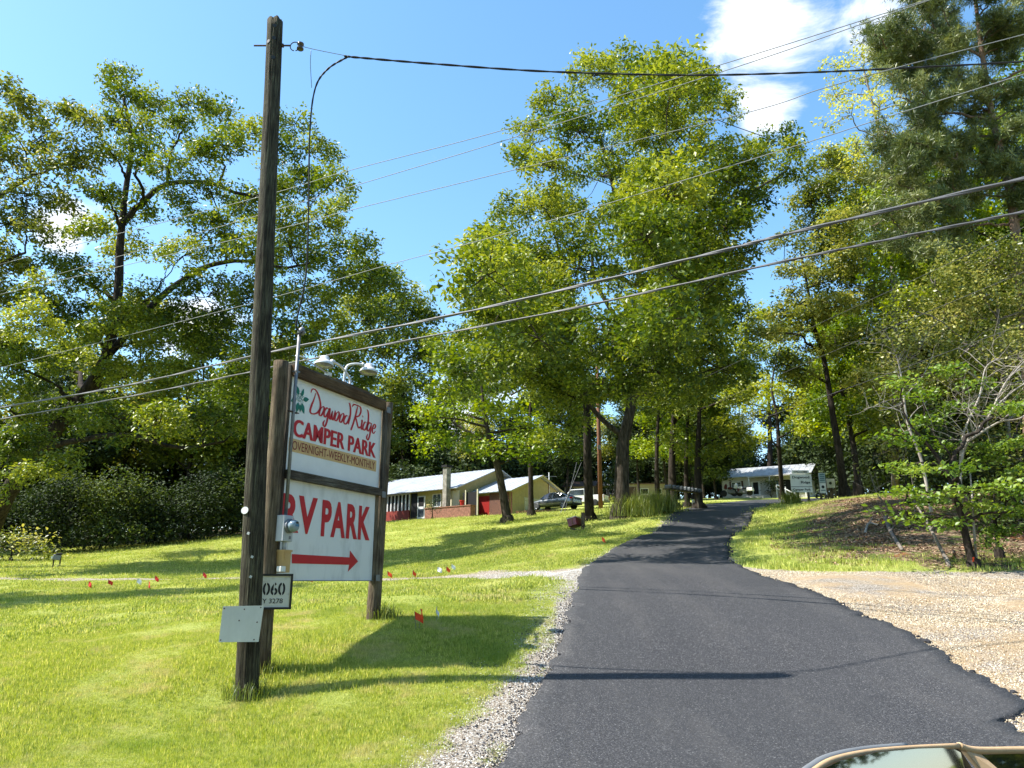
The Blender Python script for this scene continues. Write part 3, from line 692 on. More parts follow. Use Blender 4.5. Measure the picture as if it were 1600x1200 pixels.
# ------------------------------------------------------------------ overhead wires
def PH(px, py, h):
    r = pray(px, py); t = h/r.z; return Vector((r.x*t, r.y*t, EYE+h))
def cable(name, label, pts, r, m, cat='cable', group=None, n=5, twist=0):
    c = catmull(pts, 10); o = thing(name, label, cat, c[0], 0, group)
    if twist:
        # two conductors wound round a messenger
        q = []
        for i_ in range(len(c)-1):
            for k_ in range(8): q.append(c[i_].lerp(c[i_+1], k_/8))
        for s_ in (0, 1):
            w = [p+Vector((0, math.cos(i_*twist+s_*math.pi), math.sin(i_*twist+s_*math.pi)))*r*.55 for i_, p in enumerate(q)]
            MB().tube([p-c[0] for p in w], r, n).build('conductor', m, o, smooth=True)
    else:
        MB().tube([p-c[0] for p in c], r, n).build('strand', m, o, smooth=True)
    return o
def ext2(a, b, k): return a+(a-b)*k
def two_end(pl, h, far=2.2, near=1.2, sagf=None):
    q = [PH(px, py, h) for px, py in pl]
    return [ext2(q[0], q[1], .25)]+q+[ext2(q[-1], q[-2], .45)]
cable('service_cable', 'thick black twisted service cable from the pole top across the sky', [P(538, 87.5, 9.94), P(560, 90, 9.98), P(680, 100, 10.2), P(860, 112, 10.5), P(1080, 117.5, 10.9), P(1270, 113, 11.1), P(1400, 107, 11.2), P(1600, 96, 11.3), P(1900, 75, 11.6)], .012, RUBBER, twist=.16)
mx_ = sb+se*.06-sn*(-.16)+Vector((0, 0, 5.06))
cable('drip_cable', 'black cable drooping from the service wire down to the sign mast', [P(545, 88, 9.95), P(512, 108, 9.95), P(492, 140, 9.95), P(484, 210, 9.97), P(482, 330, 10.05), P(478, 430, 10.15), P(463, 505, 10.28), mx_], .011, RUBBER, twist=.15)
cable('messenger_wire', 'short bare messenger wire from the pole insulator to the thick service cable', [pb+B+Vector((.42, 0, -.015)), P(495, 78, 9.85), P(545, 88, 9.95)], .005, ALUW)
cable('drip_lead', 'thin ground lead hanging beside the pole top', [P(486, 79, 9.85), P(485, 100, 9.87), P(487, 137, 9.93)], .005, ALUW)
cable('overhead_cable', 'upper of the two heavy bundled cables crossing in front of the trees', two_end([(0, 637), (200, 602), (420, 551), (750, 483), (1100, 399), (1250, 361), (1600, 279)], 5.2), .021, mat('cable_sheath', (.085, .085, .09), .5, .0, spec=.4), group=None, twist=.12)
cable('overhead_cable', 'lower of the two heavy bundled cables crossing in front of the trees', two_end([(0, 655), (200, 620), (384, 583), (480, 562), (870, 487), (1200, 414), (1400, 372), (1600, 331)], 5.0), .016, MATS['cable_sheath'], twist=.12)
for lb, pl, h in (('topmost thin power wire, parallel to the one just below it', [(0, 413), (397, 310), (540, 268), (780, 205), (1130, 100), (1410, 12)], 9.2),
                  ('second thin power wire from the top, leaving the frame beside the topmost', [(0, 455), (392, 340), (555, 290), (780, 222), (1150, 105), (1430, 8)], 9.0),
                  ('third thin power wire, crossing the cloud and the pine', [(0, 460), (393, 368), (545, 329), (785, 270), (1160, 178), (1280, 140), (1412, 103), (1600, 54)], 8.2),
                  ('fourth thin power wire, crossing the middle of the big oak', [(0, 575), (388, 475), (610, 413), (735, 380), (900, 333), (1250, 226), (1360, 191), (1600, 116)], 7.4)):
    cable('power_wire', lb, two_end(pl, h), .008, ALUW)
for lb, pl, h in (('highest of the three thin wires in front of the right hand woods', [(1100, 590), (1296, 498), (1508, 400), (1600, 355)], 4.6),
                  ('middle one of the three thin wires in front of the right hand woods', [(1120, 628), (1304, 548), (1600, 425)], 4.2),
                  ('lowest of the three thin wires in front of the right hand woods', [(1150, 668), (1354, 596), (1600, 506)], 3.4)):
    q = [PH(px, py, h) for px, py in pl]
    cable('utility_wire', lb, q+[ext2(q[-1], q[-2], .5)], .0035, MATS['cable_sheath'])

# ------------------------------------------------------------------ marker flags
FL = {'orange': mat('orange_flag', (.75, .07, .01), .55, col2=(.65, .06, .01)), 'white': mat('white_flag', (.78, .78, .78), .55), 'red': mat('red_flag', (.62, .03, .02), .55)}
def flag(px, py, col, label, lean=0, yaw=0, hgt=.36, s=1.0, droop=.35, Y=None):
    g = G(px, py) if Y is None else on(px, Y)
    o = thing('marker_flag', label, 'marker flag', g, yaw, 'utility marker flags in the grass')
    o.rotation_euler = (0, lean, yaw)
    MB().tube([(0, 0, -.05), (0, 0, hgt)], .0035, 5).build('staff', GALV, o)
    w, h = .125*s, .10*s; nx = 5; vs = []; fs = []
    for i_ in range(nx+1):
        t = i_/nx
        for k_ in range(3):
            u = k_/2; vs.append((w*t*(1-.25*droop), .018*math.sin(t*5+u*2), hgt-h*u-w*t*droop))
    fs = [(i_*3+k_, (i_+1)*3+k_, (i_+1)*3+k_+1, i_*3+k_+1) for i_ in range(nx) for k_ in range(2)]
    MB().add(vs, fs).build('flag', FL[col], o)
    return o
f_ = flag(650, 984, 'orange', 'near orange flag tilted left in the shadow of the big sign', -.12, R(20), .27, 1.15, .6)
f_ = flag(655, 982, 'orange', 'near orange flag standing behind its tilted twin in the sign shadow', .1, R(-60), .29, 1.0, .3)
flag(682, 973, 'white', 'near white flag drooping at the edge of the sign shadow', .05, R(80), .25, 1.0, .9)
for px, py, c_, lb in ((683, 899, 'white', 'white flag nearest the sign in the trio beside the gravel lane'), (697, 897, 'orange', 'orange flag in the middle of the trio beside the gravel lane'), (705, 893, 'white', 'white flag standing farthest back in the trio beside the gravel lane'),
                       (644, 903, 'orange', 'lone orange flag beside the lane between the sign post and the trio'), (606, 905, 'orange', 'orange flag beside the lane right against the right sign post'), (481, 914, 'orange', 'orange flag peeping out under the lower edge of the big sign'),
                       (136, 921, 'red', 'leftmost red flag in the tree shadow by the lane'), (169, 918, 'red', 'second red flag from the left in the tree shadow by the lane'), (212, 916, 'white', 'white flag in the tree shadow on the left lawn'),
                       (231, 921, 'red', 'red flag at the lower edge of the tree shadow on the left lawn'), (241, 911, 'red', 'red flag standing on the lane line left of the pole'), (316, 905, 'red', 'small dark red flag on the lane closest to the pole'),
                       (941, 850, 'orange', 'single small orange flag on the grass beside the road')):
    s_ = 1.25 if c_ != 'dark' else 1
    flag(px, py, c_, lb, random.uniform(-.15, .15), random.uniform(-1, 1), .26, 1.35, random.uniform(.3, .9))

# ------------------------------------------------------------------ trees
def bark(name, c1, c2, sc_=9, bd=.05):
    return mat(name, c1, .92, 0, c2, scale=sc_, stretch=(1, 1, .22), bump=bd, spec=.12, thr=(.35, .62))
BK_OAK = bark('oak_bark', (.085, .07, .056), (.022, .018, .013)); BK_DARK = bark('dark_bark', (.05, .04, .032), (.014, .011, .009)); BK_PINE = bark('pine_bark', (.22, .15, .11), (.07, .045, .035), 6)
BK_GREY = bark('grey_bark', (.24, .21, .18), (.09, .075, .06)); BK_DEAD = bark('bare_twig_bark', (.40, .36, .31), (.20, .17, .14), 15, .01)
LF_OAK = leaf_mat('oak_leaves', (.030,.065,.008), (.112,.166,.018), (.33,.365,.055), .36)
LF_OLIVE = leaf_mat('olive_leaves', (.040,.068,.010), (.15,.185,.028), (.45,.44,.10), .38)
LF_BRIGHT = leaf_mat('bright_leaves', (.06,.12,.008), (.15,.225,.015), (.32,.38,.035), .42)
LF_YEL = leaf_mat('yellow_green_leaves', (.12,.17,.012), (.25,.30,.022), (.42,.43,.05), .45)
LF_SHRUB = leaf_mat('shrub_leaves', (.018,.040,.008), (.050,.082,.014), (.13,.17,.03), .3, .8)
LF_SHADED = leaf_mat('dark_shaded_leaves', (.009,.022,.005), (.024,.045,.008), (.06,.09,.016), .2, .85)  # dark green, deepened further to carry the shade under the canopy
LF_PINE = leaf_mat('pine_needles', (.035,.06,.014), (.10,.135,.03), (.23,.25,.075), .22)
LF_SMALL = leaf_mat('small_leaves', (.045,.072,.012), (.14,.17,.03), (.42,.41,.12), .36, .4)
LF_DOG = leaf_mat('dogwood_leaves', (.06,.12,.014), (.14,.23,.028), (.27,.36,.07), .42)
LF_PALE = leaf_mat('pale_new_leaves', (.20,.23,.03), (.36,.38,.07), (.52,.52,.14), .5)
LF_GRASS = leaf_mat('tall_grass_blades', (.07,.11,.015), (.15,.20,.03), (.30,.32,.08), .35)

def spray_templates(n_leaf, L_, Wd, spread, flat, seed, droop=.25, nt=6):
    """clusters of folded leaves as (n_leaf*4,3) vertex blocks"""
    g = np.random.default_rng(seed); out = []
    for _ in range(nt):
        c = g.normal(0, 1, (n_leaf, 3)); c /= np.maximum(1, np.linalg.norm(c, axis=1)/1.9)[:, None]
        c *= np.array([spread, spread, spread*flat])*g.uniform(.75, 1.15)
        az = g.uniform(0, 2*np.pi, n_leaf); pit = g.normal(-droop, .5, n_leaf); roll = g.normal(0, .55, n_leaf); s = g.uniform(.65, 1.25, n_leaf)
        d = np.stack([np.cos(az)*np.cos(pit), np.sin(az)*np.cos(pit), np.sin(pit)], -1)
        side = np.stack([-np.sin(az), np.cos(az), np.zeros(n_leaf)], -1); up = np.cross(d, side)
        side2 = side*np.cos(roll)[:, None]+up*np.sin(roll)[:, None]; up2 = np.cross(d, side2)
        l = (L_*s)[:, None]; w = (Wd*s)[:, None]
        v = np.stack([c, c+d*l*.5+side2*w*.5+up2*w*.18, c+d*l, c+d*l*.5-side2*w*.5+up2*w*.18], 1)
        out.append(v.reshape(-1, 3))
    return out
def needle_templates(n, L_, Wd, seed, nt=6, clumps=5, spread=.28):
    g = np.random.default_rng(seed); out = []
    for _ in range(nt):
        cc = g.normal(0, spread, (clumps, 3))*np.array([1, 1, .5]); k = g.integers(0, clumps, n); c = cc[k]
        d = g.normal(0, 1, (n, 3)); d[:, 2] += .5; d /= np.linalg.norm(d, axis=1)[:, None]
        s = np.cross(d, g.normal(0, 1, (n, 3))); s /= np.linalg.norm(s, axis=1)[:, None]
        l = (L_*g.uniform(.7, 1.2, n))[:, None]
        v = np.stack([c, c+d*l*.5+s*Wd*.5, c+d*l, c+d*l*.5-s*Wd*.5], 1)
        out.append(v.reshape(-1, 3))
    return out
def leaf_mesh(name, centers, tmpls, m, parent, origin, scale, g, tint_c=None):
    """bake every spray of a crown into one mesh"""
    n = len(centers)
    if n == 0: return None
    ti = g.integers(0, len(tmpls), n); az = g.uniform(0, 2*np.pi, n); s = scale*g.uniform(.75, 1.25, n)
    V, T = [], []
    for k in range(len(tmpls)):
        w = np.where(ti == k)[0]
        if len(w) == 0: continue
        tv = tmpls[k]; ca, sa = np.cos(az[w]), np.sin(az[w])
        x = tv[None, :, 0]*ca[:, None]-tv[None, :, 1]*sa[:, None]; y = tv[None, :, 0]*sa[:, None]+tv[None, :, 1]*ca[:, None]; z = np.broadcast_to(tv[None, :, 2], x.shape)
        v = np.stack([x, y, z], -1)*s[w][:, None, None]+centers[w][:, None, :]
        V.append(v.reshape(-1, 3))
        nl = len(tv)//4
        base = (tint_c[w] if tint_c is not None else g.uniform(.25, .75, len(w)))
        T.append(np.clip(base[:, None]+g.normal(0, .2, (len(w), nl)), 0, 1).reshape(-1))
    V = np.concatenate(V)-np.array(origin)[None]; T = np.concatenate(T); nf = len(V)//4
    i4 = np.arange(nf)[:, None]*4
    F = np.concatenate([i4+np.array([[0, 1, 2]]), i4+np.array([[0, 2, 3]])], 1).reshape(-1, 3)
    return np_mesh(name, V, F, m, parent, {'tint': ('FACE', np.repeat(T, 2))})
class Skel:
    def __init__(s): s.p = []; s.r = []; s.mb = MB()
    def path(s, pts, r0, r1, n=8, jit=0.0):
        c = catmull(pts, 4); m = len(c); rad = [r0+(r1-r0)*(i/(m-1))**.8 for i in range(m)]
        c = [p+Vector((random.uniform(-1, 1), random.uniform(-1, 1), random.uniform(-.5, .5)))*jit if 0 < i < m-1 else p for i, p in enumerate(c)]
        s.mb.tube(c, rad, n, cap=False, jit=.12 if n > 5 else 0)
        s.p += c; s.r += rad; return c
TRI = [0]
def tree(name, label, cat, base, trunk, lobes, bk, lf, tm, group=None, dens=1.0, scale=1.0, r0=.4, limbs=(), bare=0, seed=0, squash=.85, spray_gap=.92, twigs=.3, origin=None, hollow=.62, tint=None):
    """trunk: world points; lobes: (center, radius) world; sprays of leaves fill each lobe unevenly"""
    random.seed(seed+100); g = np.random.default_rng(seed+11)
    o = thing(name, label, cat, base, 0, group)
    off = Vector(base); sk = Skel()
    tp = [Vector(p)-off for p in trunk]
    # flared foot
    sk.path([tp[0]-Vector((0, 0, .4))]+tp, r0*1.12, r0*.16, 12)
    foot = MB()
    sk.mb.tube([tp[0]-Vector((0, 0, .4)), tp[0]+Vector((0, 0, .15)), tp[0].lerp(tp[1], .3 if (tp[1]-tp[0]).length < 3 else .12)], [r0*1.7, r0*1.35, r0*1.08], 12, cap=False, jit=.2)
    for l_ in limbs:
        sk.path([Vector(p)-off for p in l_[0]], l_[1], l_[2] if len(l_) > 2 else .05, 8, .05)
    nb = len(sk.p); C_ = []; tc_ = []; sc_l = []
    order = sorted(lobes, key=lambda l: (Vector(l[0])-off-tp[-1]).length)
    for c, rad in order:
        c = Vector(c)-off
        best = min(range(len(sk.p)), key=lambda i: (sk.p[i]-c).length*(1.0 if sk.p[i].z < c.z-.2*rad else 1.9)+(0 if sk.p[i].z > .18*tp[-1].z else 3))
        a = sk.p[best]; d = c-a; L_ = d.length
        if L_ > .4:
            rr_ = min(sk.r[best]*.75, .035+.045*rad+.012*L_)
            md = a+d*.5+Vector((random.uniform(-.12, .12)*L_, random.uniform(-.12, .12)*L_, .06*L_))
            br = sk.path([a, a+d*.25+Vector((0, 0, .02*L_)), md, c], rr_, max(.02, rr_*.35), 6, .03*L_**.5)
        # secondary twigs
        kk = min(1.15, max(.8, ((c+off).y)/41)) if lf is LF_OAK and off.y > 30 else 1.0
        ns = int(1.45*dens*4*math.pi*rad*rad/((spray_gap*kk)**2)*.9)+3
        u = g.normal(0, 1, (ns, 3)); u /= np.linalg.norm(u, axis=1)[:, None]
        rr2 = rad*(hollow+(1.12-hollow)*g.random(ns)**.8)
        # uneven outline
        wv = 1+.22*np.sin(u[:, 0]*4+seed+c.x)*np.sin(u[:, 1]*5+c.y)+.18*np.sin(u[:, 2]*6+c.z*2)
        sp = np.array(c)[None]+u*(rr2*wv)[:, None]*np.array([1, 1, squash])
        keep = (g.random(ns) > .10) & (u[:, 2] > -.45-.8*g.random(ns)*(g.random(ns) < .35))
        sp = sp[keep]
        base_t = float(np.clip(g.normal(.50, .17), .12, .88)) if tint is None else tint
        for q in sp[:max(2, int(len(sp)*twigs))]:
            q = Vector(q); s0 = c+(q-c)*random.uniform(.0, .3)
            md = s0.lerp(q, .5)+Vector((random.uniform(-.1, .1), random.uniform(-.1, .1), random.uniform(0, .12)))*rad
            sk.mb.tube([s0, md, q], [.03, .018, .006], 3, cap=False)
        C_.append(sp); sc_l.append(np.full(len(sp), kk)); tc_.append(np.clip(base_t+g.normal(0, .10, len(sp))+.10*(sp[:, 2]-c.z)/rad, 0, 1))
    sk.mb.build('trunk', bk, o, smooth=True)
    if C_ and lf is not None:
        C_ = np.concatenate(C_); tc_ = np.concatenate(tc_)
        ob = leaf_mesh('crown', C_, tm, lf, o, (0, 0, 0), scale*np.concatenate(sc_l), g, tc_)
        TRI[0] += len(ob.data.polygons)
    return o
def lp(l, Y, jy=2.0, seed=0, deep=False, front=None, split=False, rs=.86):
    g = random.Random(seed); out = []
    if split: l = [(a+g.gauss(0, c*1.0), b+g.gauss(0, c*.75), c*g.uniform(.45, .85)) for a, b, c in l for _ in range(6)]
    if front: l = [(t[0], t[1], t[2], front[0]+g.uniform(0, front[1]-front[0])-Y) if len(t) == 3 and g.random() < front[2] else t for t in l]
    if deep: l = [(a, b, c, g.uniform(-15, -7) if (780 < a < 1010 and b > 430) or (a > 1000 and b < 420 and g.random() < .6) or g.random() < .35 else g.uniform(-5, 7)) for a, b, c in l]
    for t in l:
        px, py, r = t[:3]; r = r*rs; y = Y+(t[3] if len(t) > 3 else g.uniform(-jy, jy)); out.append((P(px, py, y), r/1200*y*1.03))
    return out
def tp_(l, Y): return [P(*(q if len(q) == 3 else (q[0], q[1], Y))) for q in l]
T_OAK = spray_templates(54, .225, .115, .31, .62, 1, .25)
T_FAR = spray_templates(22, .42, .24, .52, .7, 2, .25)
T_MID = spray_templates(26, .21, .13, .38, .6, 3, .3)
T_SML = spray_templates(30, .085, .06, .24, .8, 4, .2)
T_DOG = spray_templates(22, .12, .075, .24, .28, 5, .1)
T_PINE = needle_templates(110, .24, .026, 6, clumps=6, spread=.22)
T_BUSH = spray_templates(26, .14, .08, .30, .8, 7, .2)

# big oak in the middle of the picture
b = on(971, 41); Y = 41
# boughs added to shade the upper driveway and the foot of the bank, placed along the sun's path within the crown
FOL = [(760,400),(850,335),(835,250),(870,165),(920,110),(1000,125),(1100,150),(1120,215),(1150,240),(1145,320),(1130,430),(1090,470),(1140,560),(1140,660),(1000,660),(900,650),(720,650),(740,560),(755,450)]
over = []; gq = random.Random(5)
rows = [(x_, y_) for t_ in np.linspace(0, 1, 13) for x_, y_ in [tuple(Lp[int(len(Lp)*(.56+.27*t_))]*(1-u_)+Rp[int(len(Rp)*(.56+.27*t_))]*u_) for u_ in (.15, .5, .85)]]
rows += [(gq.uniform(9, 19), gq.uniform(20.5, 34)) for _ in range(60)]
for x_, y_ in rows:
    z_ = H(x_, y_); c_ = []
    for h_ in np.arange(5.5, 24, .8):
        q_ = Vector((x_, y_, z_))+to_sun*(h_/to_sun.z); p_ = project(q_)
        if q_.y > 19 and (y_ > 34 or x_ < 9 or p_[0] > 1000) and inside(np.array([p_[0]]), np.array([p_[1]]), FOL)[0]: c_.append(q_)
    if c_:
        for q_ in gq.sample(c_, min(2, len(c_))):
            if all((q_-k[0]).length > (2.1 if y_ > 34 or x_ < 9 else 1.5) for k in over): over.append((q_, gq.uniform(.8, 1.25)))
oak = tree('oak_tree', 'tallest broad oak with thick pale trunk behind the tall grass clump', 'oak tree', b,
     [b]+tp_([(972, 740), (974, 690), (985, 640), (1000, 540), (1006, 470), (985, 380), (960, 300), (935, 200)], 41),
     lp([(925,118,48),(975,112,42),(1040,118,46),(1088,135,42),(870,165,42),(1130,170,40),(905,205,62),(985,195,62),(1060,215,58),(1118,235,48),(828,205,40),(805,245,30),(855,262,46),(940,275,60),(1020,290,62),(1090,300,58),
         (1160,262,42),(1190,235,30),(1215,222,32),(1232,262,28),(1205,290,24),(1242,232,18),(1165,325,40),(880,335,50),(960,360,62),(1045,375,62),(1120,395,44),(1160,395,26),(905,420,60),(990,445,62),(1070,455,60),(1125,470,34),(880,500,56),(960,520,60),(1040,540,56),(1100,545,40),(880,580,44),(940,600,50),(1010,610,50),(1070,620,40)], Y, 2.6, 1, deep=True)+over,
     BK_OAK, LF_OAK, T_OAK, r0=.46, seed=1, dens=1.05, scale=1.0,
     limbs=((tp_([(974, 680), (940, 655), (905, 610), (878, 560), (862, 530)], 41), .17, .07), (tp_([(905, 612), (870, 598), (830, 602), (798, 618)], 40.5), .10, .04), (tp_([(1000, 540), (965, 500), (930, 440), (925, 380)], 44.5), .2, .08), (tp_([(985, 380), (1020, 330), (1060, 280)], 44), .16, .07),(tp_([(1040, 400), (1090, 350), (1150, 310), (1200, 285), (1235, 262)], 43.5), .15, .05)))
b = on(921, 42)
tree('oak_tree', 'straight dark-trunked oak rising behind the red mailbox, its crown leaning left', 'oak tree', b,
     [b]+tp_([(918, 720), (915, 620), (900, 520), (880, 420), (860, 340)], 41),
     lp([(800,335,44),(845,320,44),(770,372,38),(815,395,52),(872,380,44),(762,425,34),(800,455,52),(858,460,50),(762,485,36),(815,520,52),(740,520,36),(870,540,44),(775,575,50),(835,590,46),(725,570,34),(895,620,40),(880,665,34)], 40, 2.5, 2, front=(27, 33, .6)),
     BK_DARK, LF_OAK, T_OAK, r0=.30, seed=2, dens=1.1)
b = G(792, 809)
b = on(793, 50)
tree('maple_tree', 'leaning slim-trunked tree on the lawn in front of the yellow house', 'tree', b,
     [b]+tp_([(780, 740), (766, 690), (757, 645), (752, 600)], 50),
     lp([(700,600,34),(745,590,38),(690,645,34),(735,640,36),(785,640,34),(675,690,26),(715,690,28),(760,700,22),(820,670,32),(835,715,24),(800,700,24),(660,650,22),(700,560,34)], 50, 2.2, 3, front=(33, 42, .3)),
     BK_OAK, LF_BRIGHT, T_MID, r0=.36, seed=3, dens=1.0, scale=1.25, limbs=((tp_([(768, 700), (740, 680), (715, 665), (700, 650)], 54), .16, .06),))
b = on(830, 58)
tree('slim_tree', 'slim dark tree standing in front of the yellow garage wall', 'tree', b, [b]+tp_([(829, 730), (828, 660), (832, 600), (838, 550)], 58),
     lp([(845,560,40),(800,545,34),(880,640,36),(850,690,30),(890,700,28),(860,620,40),(740,520,34,6),(770,560,36,7),(720,570,32,8),(800,600,32,8),(750,610,30,9),(700,620,30,9),(780,650,28,7),(820,500,34,6),(690,540,30,7),(830,640,26,8)], 58, 2, 4), BK_DARK, LF_OAK, T_OAK, r0=.27, seed=4, scale=1.1)
# row of trunks right of the big oak, along the road
for i_, (px, Yq, r_, top, lab, lob) in enumerate((
    (1028, 56, .27, 560, 'thin tree just right of the big oak trunk', [(1030,560,40),(1010,620,34),(1050,640,34),(1040,690,30)]),
    (1052, 52, .40, 520, 'stout dark tree behind the row of mailboxes', [(1050,510,44),(1090,560,40),(1030,580,40),(1085,640,40),(1060,690,26)]),
    (1074, 53, .26, 440, 'tall narrow tree behind the middle of the mailboxes', [(1075,440,40),(1110,430,36),(1120,500,38),(1090,600,38),(1120,650,36)]),
    (1092, 50, .36, 470, 'dark leaning tree at the right end of the mailboxes', [(1135,500,40),(1150,560,44),(1120,600,44),(1160,620,34),(1130,680,40),(1105,720,30),(1150,700,30)]))):
    b = on(px, Yq)
    tree('roadside_tree', lab, 'tree', b, [b]+tp_([(px-2, 720), (px+1, 640), (px+3, top+40)], Yq), lp(lob, Yq, 2, 20+i_), BK_DARK, LF_OAK if i_ % 2 else LF_BRIGHT, T_OAK, r0=r_, seed=20+i_, dens=.9)

# left side oaks
b = on(-22, 41)
tree('oak_tree', 'huge spreading oak left of the pole, heavy limb arching to the right', 'oak tree', b,
     [b]+tp_([(10, 775), (60, 705), (120, 630), (165, 560), (183, 470), (188, 380), (196, 300), (206, 220), (192, 150)], 39),
     lp([(188,125,24),(196,150,30),(240,160,26),(170,190,26),(215,195,34),(170,235,30),(228,240,34),(300,160,30),(340,180,28),(285,205,34),(345,225,36),(310,250,36),(385,205,28),(262,262,30),(460,195,30),(440,240,32),(500,235,28),(470,285,32),(520,285,30),(530,320,24),(425,290,30),
         (160,300,30),(205,325,34),(330,300,34),(385,325,34),(270,320,36),(440,345,40),(500,350,34),(150,360,36),(205,395,34),(330,360,42),(285,400,36),(385,395,44),(450,405,46),(515,400,40),(565,385,26),(100,410,34),(140,445,44),(60,455,34),(230,470,40),(320,465,48),(400,465,48),(480,470,48),(550,450,40),(590,440,26),
         (40,510,46),(105,505,50),(180,520,52),(265,535,54),(350,530,52),(435,535,52),(515,525,48),(585,500,36),(30,575,50),(110,580,54),(200,590,52),(290,600,52),(380,600,50),(465,600,48),(540,590,44),(15,640,44),(20,700,34,-5),(60,740,26,-6),(-20,750,34,-6),(100,720,26,-5),(40,690,30,-4),(90,650,46),(170,655,42),(250,660,40),(330,665,40),(410,660,38)], 39.5, 4.5, 5, front=(32, 37, .45), rs=.96),
     BK_DARK, LF_OAK, T_OAK, r0=.50, seed=5, dens=1.15, twigs=.18,
     limbs=((tp_([(160, 565), (230, 485), (300, 428), (345, 410), (390, 408), (450, 418), (500, 405)], 38.5), .22, .05), (tp_([(190, 350), (220, 318), (262, 287), (330, 287), (365, 300), (410, 305), (460, 285)], 39), .2, .06), (tp_([(262, 287), (268, 240), (285, 205)], 39), .1, .05), (tp_([(60, 705), (110, 690), (200, 680), (280, 700), (350, 690)], 38.5), .2, .06)))
b = on(-120, 36)
tree('oak_tree', 'oak at the left edge of the frame, trunk hidden outside it', 'oak tree', b,
     [b]+tp_([(-110, 700), (-95, 560), (-80, 430), (-60, 330), (-40, 250)], 36),
     lp([(8,140,26),(50,170,30),(100,178,26),(135,190,26),(5,195,34),(62,215,32),(112,225,30),(20,250,40),(78,265,32),(130,262,28),(40,305,40),(92,315,28),(10,350,40),(65,360,30),(-40,200,50),(-50,290,56),(-40,380,56),(20,410,36),(-90,250,60),(-110,350,60),(-60,450,60),(0,470,40)], 35.5, 2.4, 6),
     BK_DARK, LF_OLIVE, T_OAK, r0=.5, seed=6, dens=1.15,
     limbs=((tp_([(-60, 330), (0, 305), (40, 280), (90, 262)], 35.5), .16, .05), (tp_([(-80, 430), (-20, 420), (40, 395)], 35), .18, .06)))
b = on(636, 98)
tree('oak_tree', 'rounded oak behind the big sign, between the pole and the yellow house', 'oak tree', b, [b]+tp_([(630, 700), (625, 600), (620, 520)], 98),
     lp([(600,440,34),(570,420,30),(640,470,34),(610,490,40),(560,480,40),(660,500,28),(640,540,42),(580,550,44),(530,560,40),(680,560,34),(640,600,42),(590,620,44),(540,640,40),(650,660,38),(600,690,36)], 96, 3, 7),
     BK_DARK, LF_OAK, T_FAR, r0=.5, seed=7, dens=1.0, scale=1.0)
# shade tree just outside the left edge, its shadow lies on the lawn
b = Vector((-24.5, 19.5, 0)); b.z = H(b.x, b.y)
tree('roadside_tree', 'tree standing just outside the picture whose shadow lies across the left lawn', 'tree', b, [b, b+Vector((0, 0, 5)), b+Vector((.3, 0, 10)), b+Vector((.2, 0, 13))],
     [(b+Vector(q), r_) for q, r_ in (((-3.5,-.8,13),1.9),((-2,1.2,12.5),1.8),((-.6,-.2,13),2.0),((.6,1.6,13.2),1.7),((1.6,.4,12.6),1.6),((2.8,1.6,13.4),1.5),((3.8,2.2,14),1.3),((4.9,2.6,14.6),1.1),((6.0,3.2,15.4),.9),((0,-1.6,12),1.7),((-3.6,1.8,14),1.8),((-5.4,.2,13),2))], BK_DARK, LF_OAK, T_OAK, r0=.3, seed=8, dens=1.0)

# right side
b = on(1322, 44)
tree('slender_tree', 'slender dark tree with a kinked trunk to the right of the welcome sign', 'tree', b,
     [b]+tp_([(1312, 715), (1300, 640), (1287, 560), (1272, 510), (1262, 450), (1250, 390)], 43),
     lp([(1265,315,28),(1290,300,36),(1225,385,22),(1275,360,36),(1310,350,40),(1240,425,24),(1280,420,36),(1325,410,40),(1215,490,20),(1250,475,28),(1300,480,36),(1345,470,34),(1225,520,32),(1280,545,28),(1330,540,34),(1190,520,24),(1250,590,24),(1350,600,26),(1285,310,26),(1300,260,34),(1340,290,36),(1295,380,36),(1350,430,40),(1300,440,36),(1225,570,26),(1260,500,34)], 43, 2.6, 9, rs=.95),
     BK_DARK, LF_OLIVE, T_OAK, r0=.26, seed=9, dens=1.15, scale=.95)
b = on(1344, 47)
tree('slender_tree', 'slender dark tree directly behind the kinked one, leaning left', 'tree', b,
     [b]+tp_([(1334, 700), (1322, 640), (1312, 590), (1304, 520)], 47),
     lp([(1350,330,36),(1390,380,40),(1345,400,40),(1400,450,44),(1360,500,40),(1310,600,28),(1385,560,40),(1340,640,24),(1395,630,34),(1330,250,36),(1380,300,40),(1310,340,36),(1360,360,40),(1420,340,40),(1410,400,36),(1330,520,40),(1290,580,30),(1360,590,40),(1400,530,40),(1300,640,30),(1360,670,30)], 47, 2.6, 10, rs=1.0), BK_DARK, LF_BRIGHT, T_OAK, r0=.26, seed=10, dens=1.2)
b = on(1204, 96)
tree('yellow_tree', 'yellow-green tree rising behind the roof of the white house', 'tree', b, [b]+tp_([(1203, 700), (1202, 640), (1200, 580)], 96),
     lp([(1190,500,26),(1160,520,24),(1225,520,28),(1175,550,30),(1215,560,30),(1165,590,28),(1200,610,26),(1240,590,26),(1145,625,24)], 96, 3, 11), BK_DARK, LF_YEL, T_FAR, r0=.55, seed=11, dens=.9, scale=.95)
b = on(1224, 68)
tree('slim_tree', 'slim dark tree in front of the white house, left of the welcome sign', 'tree', b, [b]+tp_([(1217, 700), (1214, 650), (1206, 600), (1220, 540)], 66),
     lp([(1180,640,24),(1215,610,24),(1245,630,26),(1190,680,18),(1250,670,22)], 66, 2, 12), BK_DARK, LF_YEL, T_FAR, r0=.26, seed=12, dens=.7, scale=.75)
b = on(1400, 52)
